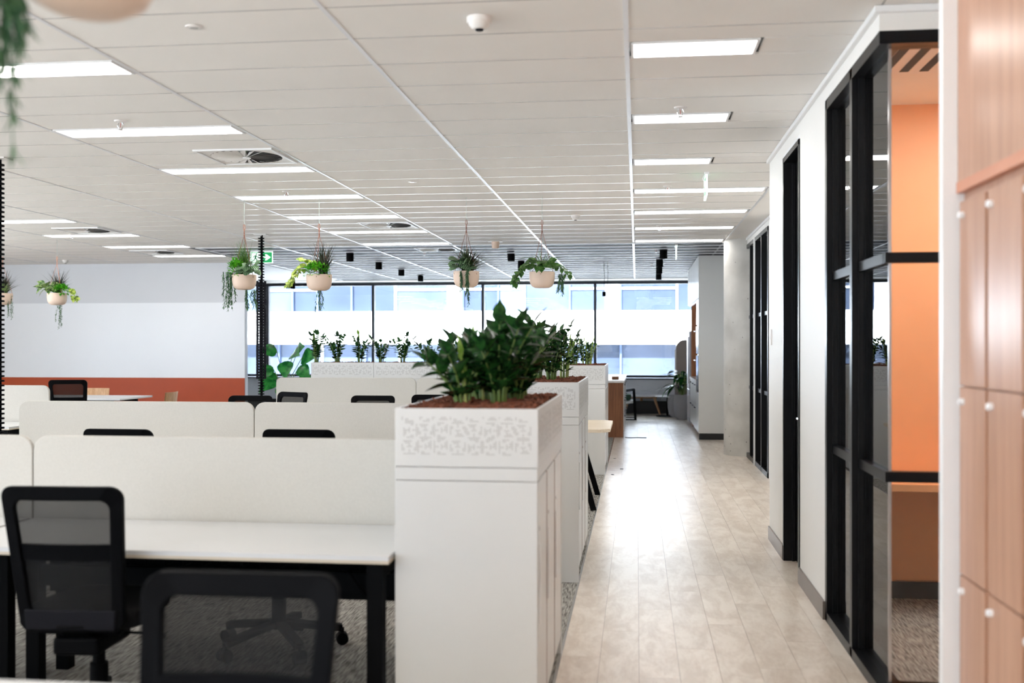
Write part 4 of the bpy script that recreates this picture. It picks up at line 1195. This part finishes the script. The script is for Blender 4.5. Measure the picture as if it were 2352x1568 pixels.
# B
t, zt_, r = hanging(733, 0, 667, YH, 'hanging clay pot with dark spiky grass and lime variegated vine', .25, seed=2); rr = random.Random(202)
blades(rr, 110, .36, .24, .0055, (.045, .0, zt_ - .02), .45).build('grass_tuft', 'grass_dark', t)
bush(rr, 460, (.13, .09, .085), (-.01, -.05, zt_ + .03), .028).build('small_leaf_bush', 'bush_bright', t)
crown(t, rr, (-.10, -.01, zt_ + .08), L_LIME, .085, 18, .08)
for k in range(4): vine(t, rr, (-.13 - .02 * k, -.03 + .02 * k, zt_ + .05), .26, L_LIME, .062, 8, (-.14, 0))
strands(rr, 4, (-.01, .03, zt_ - .14), .24, .022).build('trailing_stems', 'rhipsalis', t)
# C
t, zt_, r = hanging(1071, 0, 660, YH, 'hanging clay pot with dark reddish grass and round striped leaves', .25, seed=3); rr = random.Random(203)
blades(rr, 260, .27, .36, .0055, (.01, .02, zt_ - .02), .55).build('grass_tuft', 'grass_red', t)
crown(t, rr, (-.045, -.06, zt_ + .045), L_STR, .095, 24, .10)
strands(rr, 7, (.03, -.13, zt_ + .01), .34, .02).build('trailing_stems', 'rhipsalis', t)
strands(rr, 4, (-.03, -.13, zt_ + .0), .22, .012).build('trailing_stems', 'rhipsalis', t)
# D
t, zt_, r = hanging(1245, 0, 661, YH, 'hanging clay pot with fern fronds and trailing green leaves', .245, seed=4); rr = random.Random(204)
fr_ = MB()
for k in range(26):
    a = rr.uniform(0, 2 * PI); sp = rr.uniform(.06, .2); hh = rr.uniform(.14, .26)
    pts = [Vector((math.cos(a) * sp * u ** 1.6, math.sin(a) * sp * u ** 1.6, zt_ - .01 + hh * (u - .45 * u ** 3 * (sp / .2)))) for u in [i / 9 for i in range(10)]]
    fr_.tube(pts, .0018, 4)
    for i in range(2, 10):
        tg = (pts[i] - pts[i - 1]).normalized(); sd = tg.cross(Vector((0, 0, 1))).normalized()
        for sg in (-1, 1): add_leaf(fr_, LA, pts[i], sd * sg + tg * .5, .045 * (1.1 - i / 12), None)
fr_.build('fern_fronds', 'fern', t)
crown(t, rr, (.0, -.05, zt_ + .04), L_POT, .095, 30, .13)
for k in range(4): vine(t, rr, (-.12 - .01 * k, -.04 + .02 * k, zt_ + .06), .3, L_POT, .07, 8, (-.14, 0))
for k in range(2): vine(t, rr, (.11, -.03 + .04 * k, zt_ + .05), .14, L_POT, .07, 5, (.14, 0))
strands(rr, 9, (.19, -.02, zt_ - .02), .22, .03).build('trailing_stems', 'rhipsalis', t)
# E
t, zt_, r = hanging(131, 0, 700, 13.4, 'hanging clay pot with lime trailing vine in front of the pale back wall', .255, 'cord_tan', seed=5); rr = random.Random(205)
blades(rr, 120, .36, .24, .005, (.0, .02, zt_ - .02), .45).build('grass_tuft', 'grass_dark', t)
crown(t, rr, (-.1, -.03, zt_ + .06), L_VAR, .13, 20, .11)
bush(rr, 340, (.10, .08, .07), (.10, -.05, zt_ + .04), .032).build('small_leaf_bush', 'bush_bright', t)
for k in range(4): vine(t, rr, (.15 + .02 * k, -.03, zt_ + .05), .24, L_LIME, .07, 7, (.1, 0))
strands(rr, 6, (.05, .0, zt_ - .16), .32, .03, True).build('trailing_stems', 'rhipsalis', t)
# F
t, zt_, r = hanging(6, 0, 700, 13.4, 'hanging clay pot with spider leaves partly hidden by the cable spine', .255, 'cord_tan', seed=6); rr = random.Random(206)
blades(rr, 130, .34, .24, .006, (.0, .02, zt_ - .02), .45).build('grass_tuft', 'grass_dark', t)
blades(rr, 50, .18, .28, .008, (.03, -.02, zt_ - .01), .6).build('spider_leaves', 'leaf_varieg', t)
strands(rr, 6, (.13, -.02, zt_ - .03), .32, .03, True).build('trailing_stems', 'rhipsalis', t)
# G: close to the camera, mostly above the frame
t, zt_, r = hanging(205, 0, 24, 1.74, 'hanging clay pot with long trailing stems over the desk below the lens', .24, seed=8); rr = random.Random(207)
blades(rr, 60, .2, .2, .003, (0, 0, zt_ - .02), .5).build('grass_tuft', 'grass_green', t)
strands(rr, 14, (-.125, -.05, zt_ + .01), .32, .03).build('trailing_stems', 'rhipsalis', t)
strands(rr, 7, (-.145, -.06, zt_ + .01), .42, .02).build('trailing_stems', 'rhipsalis', t)

# ------------------------------------------------------------------ table and chairs by the orange-banded wall
t = thing('meeting_table', 'white-topped table standing before the orange-banded wall', 'table', (-8.15, 14.5, 0))
MB().box(-.9, .9, -.5, .5, .715, .74).build('tabletop', 'desk_top', t, bevel=.004)
for sx in (-1, 1):
    for sy in (-1, 1): MB().bar((sx * .75, sy * .4, 0), (sx * .7, sy * .36, .715), .045).build('leg', 'steel_black', t)
MB().box(-.72, .72, -.38, -.34, .66, .715).build('apron', 'steel_black', t); MB().box(-.72, .72, .34, .38, .66, .715).build('apron', 'steel_black', t)
def ply_chair(x, y, rz, label):
    t = thing('plywood_chair', label, 'chair', (x, y, 0), rz)
    MB().prism(rrect(.4, .42, .42, .07), lambda u, v, w: (u, v - .2, w), .44, .458).build('seat', 'ply_chair', t, bevel=.004)
    b = MB(); n = 8
    pts = [(-.2 + .4 * k / n) for k in range(n + 1)]
    for k in range(n):
        f = lambda u: -.22 - .03 * (1 - (u / .2) ** 2)
        b.add([(pts[k], f(pts[k]), .60), (pts[k+1], f(pts[k+1]), .60), (pts[k+1], f(pts[k+1]) - .03, .82), (pts[k], f(pts[k]) - .03, .82),
               (pts[k], f(pts[k]) - .012, .60), (pts[k+1], f(pts[k+1]) - .012, .60), (pts[k+1], f(pts[k+1]) - .042, .82), (pts[k], f(pts[k]) - .042, .82)],
              [(0,1,2,3),(7,6,5,4),(0,4,5,1),(3,2,6,7)])
    b.build('backrest', 'ply_chair', t)
    for sx in (-1, 1):
        MB().tube([(sx * .18, .17, .44), (sx * .2, .2, 0)], .011, 8).build('leg', 'steel_black', t)
        MB().tube([(sx * .17, -.23, .62), (sx * .17, -.2, .44), (sx * .2, -.22, 0)], .011, 8).build('leg', 'steel_black', t)
ply_chair(x_at(212, 15.45), 15.35, PI, 'plywood chair on the far side of the white-topped table')
ply_chair(x_at(341, 14.45) + .1, 14.45, PI/2, 'plywood chair at the end of the white-topped table')
ply_chair(-8.5, 13.75, 0, 'plywood chair on the desk side of the white-topped table')

# ------------------------------------------------------------------ large-leaf plant and far lounge
x = x_at(655, 15.6)
t = thing('potted_plant', 'large-leaf green plant standing at the end of the planter row', 'plant', (x, 15.6, 0))
MB().lathe([(0, 0), (.14, 0), (.2, .25), (.2, .6), (.185, .6), (.18, .55), (0, .55)], 28).build('pot', 'pot_grey', t, smooth=True, angle=40)
MB().cyl(0, 0, .55, .57, .18, 20).build('potting_soil', 'soil', t)
rr = random.Random(77)
for k, (dx, dz) in enumerate([(-.16, 1.46), (.02, 1.30), (.20, 1.46), (-.24, 1.22), (.26, 1.22), (-.13, 1.02), (.24, 1.02), (-.2, 1.12), (.12, 1.42), (.3, 1.36), (-.02, .92), (.22, .9)]):
    e = Vector((dx, rr.uniform(-.12, .12), dz - .05))
    st = MB().tube([(rr.uniform(-.03, .03), 0, .56), (e.x * .35, e.y * .3, .56 + (e.z - .56) * .6), tuple(e)], .006, 5).build('leaf_stalk', 'zz_stem', t)
    put_leaf(L_BIG, st, e, Vector((dx * 2.2 + rr.uniform(-.2, .2), -.5, rr.uniform(-.6, .2))), rr.uniform(.27, .36), Vector((0, -1, .35)))
# island
IX1, IY0, IY1 = -0.2, 17.05, 20.35
t = thing('kitchen_island', 'kitchen island with walnut end panel and pale stone top', 'kitchen island', (IX1, IY0, 0))
MB().box(-.95, -.02, 0, .03, 0, .885).build('end_panel', 'walnut', t)
MB().box(-.95, -.03, .03, IY1 - IY0, .08, .885).build('carcass', 'laminate_white', t)
MB().box(-.9, -.06, .06, IY1 - IY0 - .05, 0, .08).build('plinth', 'skirting_black', t)
MB().box(-1.0, 0, -.02, IY1 - IY0 + .02, .886, .925).build('worktop', 'stone_top', t, bevel=.004)
for k in range(4):
    y = .05 + k * .81
    for z0, z1 in ((.1, .36), (.365, .62), (.625, .875)):
        d = MB().box(-.029, -.008, y, y + .8, z0, z1).build('drawer', 'laminate_white', t)
        MB().box(-.008, .012, y + .3, y + .5, z1 - .04, z1 - .03).build('handle', 'steel_black', d)
# small things on the island
bx = tag(MB().box(-.06, .06, -.05, .05, 0, .05).build('napkin_box', 'walnut', None, bevel=.004, loc=(-.36, 17.6, .9255)), 'small brown box on the stone top of the kitchen island', 'box')
tag(MB().tube([(-.19, 17.0, .006), (-.1, 16.95, .006), (.0, 17.0, .006), (.15, 16.98, .006)], .006, 6).build('power_cord', 'plastic_black'), 'thin dark cord on the floor by the kitchen island', 'cord')
# kitchen joinery
KX, KY0, KY1 = 0.97, 16.8, 20.3
t = thing('kitchen_end_panel', 'tall white joinery end panel with black kick beside the concrete column', 'wall panel', (KX, KY0, 0))
MB().box(0, .655, 0, .03, .1, CEIL - .016).build('panel', 'laminate_white', t)
MB().box(.01, .655, -.004, .03, 0, .1).build('kick', 'skirting_black', t)
t = thing('overhead_cupboard', 'white overhead cupboards above the timber niche in the kitchen', 'cupboard', (KX, KY0 + .031, 2.24))
MB().box(.02, .65, 0, KY1 - KY0 - .05, 0, CEIL - 2.256).build('carcass', 'laminate_white', t)
for k in range(4): MB().box(0, .019, .01 + k * .86, .86 + k * .86, .01, CEIL - 2.26).build('door', 'laminate_white', t)
t = thing('oven_tower', 'tall white kitchen tower with built-in steel ovens', 'oven', (KX, KY0 + .031, 0))
MB().box(.02, .65, 0, .62, .1, 2.238).build('carcass', 'laminate_white', t)
MB().box(.05, .65, 0, .62, 0, .1).build('plinth', 'walnut', t)
for z0, z1 in ((.75, 1.33), (1.36, 1.8)):
    d = MB().box(-.005, .02, .03, .59, z0, z1).build('oven_door', 'oven_black', t)
    MB().tube([(-.04, .08, z1 - .08), (-.04, .54, z1 - .08)], .009, 8).build('handle', 'steel_brushed', d)
for z0, z1 in ((.12, .72), (1.83, 2.23)): MB().box(0, .019, .01, .61, z0, z1).build('door', 'laminate_white', t)
t = thing('base_cabinet', 'white kitchen base cabinets with dark handles under the stone bench', 'cabinet', (KX, KY0 + .66, 0))
MB().box(.02, .65, 0, 1.98, .1, .884).build('carcass', 'laminate_white', t); MB().box(.07, .65, 0, 1.98, 0, .1).build('plinth', 'walnut', t)
for k in range(3):
    for z0, z1 in ((.11, .5), (.505, .88)):
        d = MB().box(0, .019, .01 + k * .66, .65 + k * .66, z0, z1).build('drawer', 'laminate_white', t)
        MB().box(-.02, 0, .2 + k * .66, .45 + k * .66, z1 - .05, z1 - .04).build('handle', 'steel_black', d)
tag(MB().box(-.01, .65, 0, 1.98, .886, .925).build('bench_top', 'stone_top', None, loc=(KX, KY0 + .66, 0)), 'pale stone bench top of the kitchen wall run', 'worktop')
t = thing('timber_niche', 'warm timber lined niche above the kitchen bench', 'wall panel', (KX, KY0 + .66, .926))
MB().box(.48, .65, 0, 1.98, 0, 1.31).build('splashback', 'oak_mid', t)
MB().box(.02, .48, 1.95, 1.98, 0, 1.31).build('side_lining', 'oak_mid', t)
MB().box(.02, .48, 0, 1.95, 1.28, 1.31).build('top_lining', 'oak_mid', t)
t = thing('fridge', 'tall steel fridge at the window end of the kitchen', 'fridge', (KX - .02, KY0 + 2.67, 0))
MB().box(.03, .65, 0, .78, .06, 1.76).build('body', 'steel_brushed', t); MB().box(.06, .65, .02, .76, 0, .06).build('plinth', 'walnut', t)
for z0, z1 in ((.07, .68), (.69, 1.75)):
    d = MB().box(0, .029, .01, .77, z0, z1).build('door', 'steel_brushed', t, bevel=.006)
    MB().box(-.02, 0, .04, .06, z0 + .1, z1 - .1).build('handle', 'steel_brushed', d)
struct('wall_kitchen', box(1.63, 1.75, 16.8, Y_WIN, 0, CEIL), 'wall_white')
# high back booth
xb = x_at(1552, 22.3)
t = thing('lounge_booth', 'tan upholstered high-back lounge screen by the window', 'sofa', (xb, 22.15, 0))
pol = [(0, .06)] + [(.18 + .18 * math.cos(math.radians(a)), 1.43 + .18 * math.sin(math.radians(a))) for a in range(180, 89, -15)] + [(.8, 1.61), (.8, .06)]
MB().prism(pol, lambda u, v, s: (u, s, v), 0, .09).build('back_panel', 'uphol_tan', t, bevel=.02)
MB().box(.0, .09, .09, .75, .06, 1.4).build('side_panel', 'uphol_tan', t, bevel=.02)
MB().box(.09, .8, .09, .75, .25, .44).build('seat', 'uphol_tan', t, bevel=.03)
for x in (.05, .72):
    for y in (.04, .68): MB().cyl(x, y, 0, .06, .02, 10).build('foot', 'steel_black', t)
def tub(x, y, h, label, r=.17):
    t = thing('floor_planter', label, 'planter', (x, y, 0))
    MB().lathe([(0, 0), (r * .6, 0), (r * .85, .06), (r, .2), (r * 1.02, h * .7), (r * .95, h), (r * .88, h), (r * .85, h - .05), (0, h - .05)], 32).build('tub', 'pot_grey', t, smooth=True, angle=45)
    MB().cyl(0, 0, h - .05, h - .03, r * .84, 20).build('potting_soil', 'soil', t)
    return t
p = at_z(1567, 963, 0); t = tub(p.x, p.y, .50, 'tall grey tub with glossy lily leaves beside the fridge')
rr = random.Random(91)
for k in range(36):
    a = rr.uniform(0, 6.28); e = Vector((math.cos(a) * rr.uniform(.05, .2), math.sin(a) * rr.uniform(.05, .18), rr.uniform(.62, .98)))
    st = MB().tube([(0, 0, .47), (e.x * .4, e.y * .4, e.z * .8), tuple(e)], .005, 5).build('leaf_stalk', 'zz_stem', t)
    put_leaf(L_LILY, st, e, Vector((math.cos(a), math.sin(a), rr.uniform(-.5, .6))), rr.uniform(.26, .4), None)
p = at_z(1554, 960, 0); tub(p.x, p.y + .35, .46, 'empty grey tub standing behind the lily tub')
# lounge chair
p = at_z(1448, 963, 0)
t = thing('lounge_chair', 'black framed lounge chair with green cushion beside the kitchen island', 'armchair', (p.x - .26, p.y + .12, 0), 0)
for sy in (-.3, .3):
    MB().bar((.36, sy, 0), (.33, sy, .6), .05, .03).build('front_leg', 'steel_black', t)
    MB().bar((.34, sy, .6), (-.3, sy, .5), .05, .025).build('arm', 'steel_black', t)
    MB().bar((-.3, sy, .52), (-.36, sy, 0), .05, .03).build('rear_leg', 'steel_black', t)
    MB().bar((.36, sy, .01), (-.36, sy, .01), .05, .02).build('floor_rail', 'steel_black', t)
MB().bar((.32, 0, .36), (-.3, 0, .28), .54, .05).build('seat', 'seat_grey', t, bevel=.015)
MB().bar((-.28, 0, .3), (-.5, 0, .85), .05, .54).build('backrest', 'seat_grey', t, bevel=.015)
tag(MB().prism(rrect(.5, .5, .42, .1), lambda u, v, w: (v - .2, u, w), -.06, .06).build('cushion', 'cushion_green', None, bevel=.04, loc=(p.x - .2, p.y + .12, .47), rot=(0, .12, 0)), 'dark green cushion lying on the lounge chair seat', 'cushion')
# coffee tables
p = at_z(1500, 952, 0)
t = thing('coffee_table', 'oval white coffee table with splayed beech legs by the window', 'table', (p.x - .25, p.y + .2, 0))
MB().prism([(.62 * math.cos(a * PI / 18), .36 * math.sin(a * PI / 18)) for a in range(36)], lambda u, v, s: (u, v, s), .385, .41).build('tabletop', 'desk_top', t)
MB().box(-.34, .34, -.03, .03, .34, .385).build('rail', 'leg_beech', t)
for (a, b) in ((.32, -.2), (-.3, -.2), (0, .24)): MB().tube([(a * .85, b * .85, .385), (a * 1.25, b * 1.25, 0)], [.032, .018], 10).build('leg', 'leg_beech', t)
p = at_z(1533, 956, 0)
t = thing('side_table', 'round pedestal side table with black base near the grey tubs', 'table', (p.x, p.y, 0))
MB().cyl(0, 0, .41, .425, .26, 32).build('tabletop', 'desk_top', t)
MB().cyl(0, 0, .012, .41, .022, 12).build('column', 'steel_black', t); MB().cyl(0, 0, 0, .012, .24, 32).build('base', 'steel_black', t)
# wood debris on the corridor floor
for k, (px, py) in enumerate(((1428, 1077), (1412, 1053), (1407, 1090))):
    p = at_z(px, py, 0)
    tag(MB().box(-.02, .02, -.012, .012, 0, .004).build('floor_scrap', 'plastic_black', None, loc=(p.x, p.y, .0005), rot=(0, 0, k)), 'tiny dark scrap lying on the timber floor by the cabinets', 'scrap', 'scraps on the timber floor')
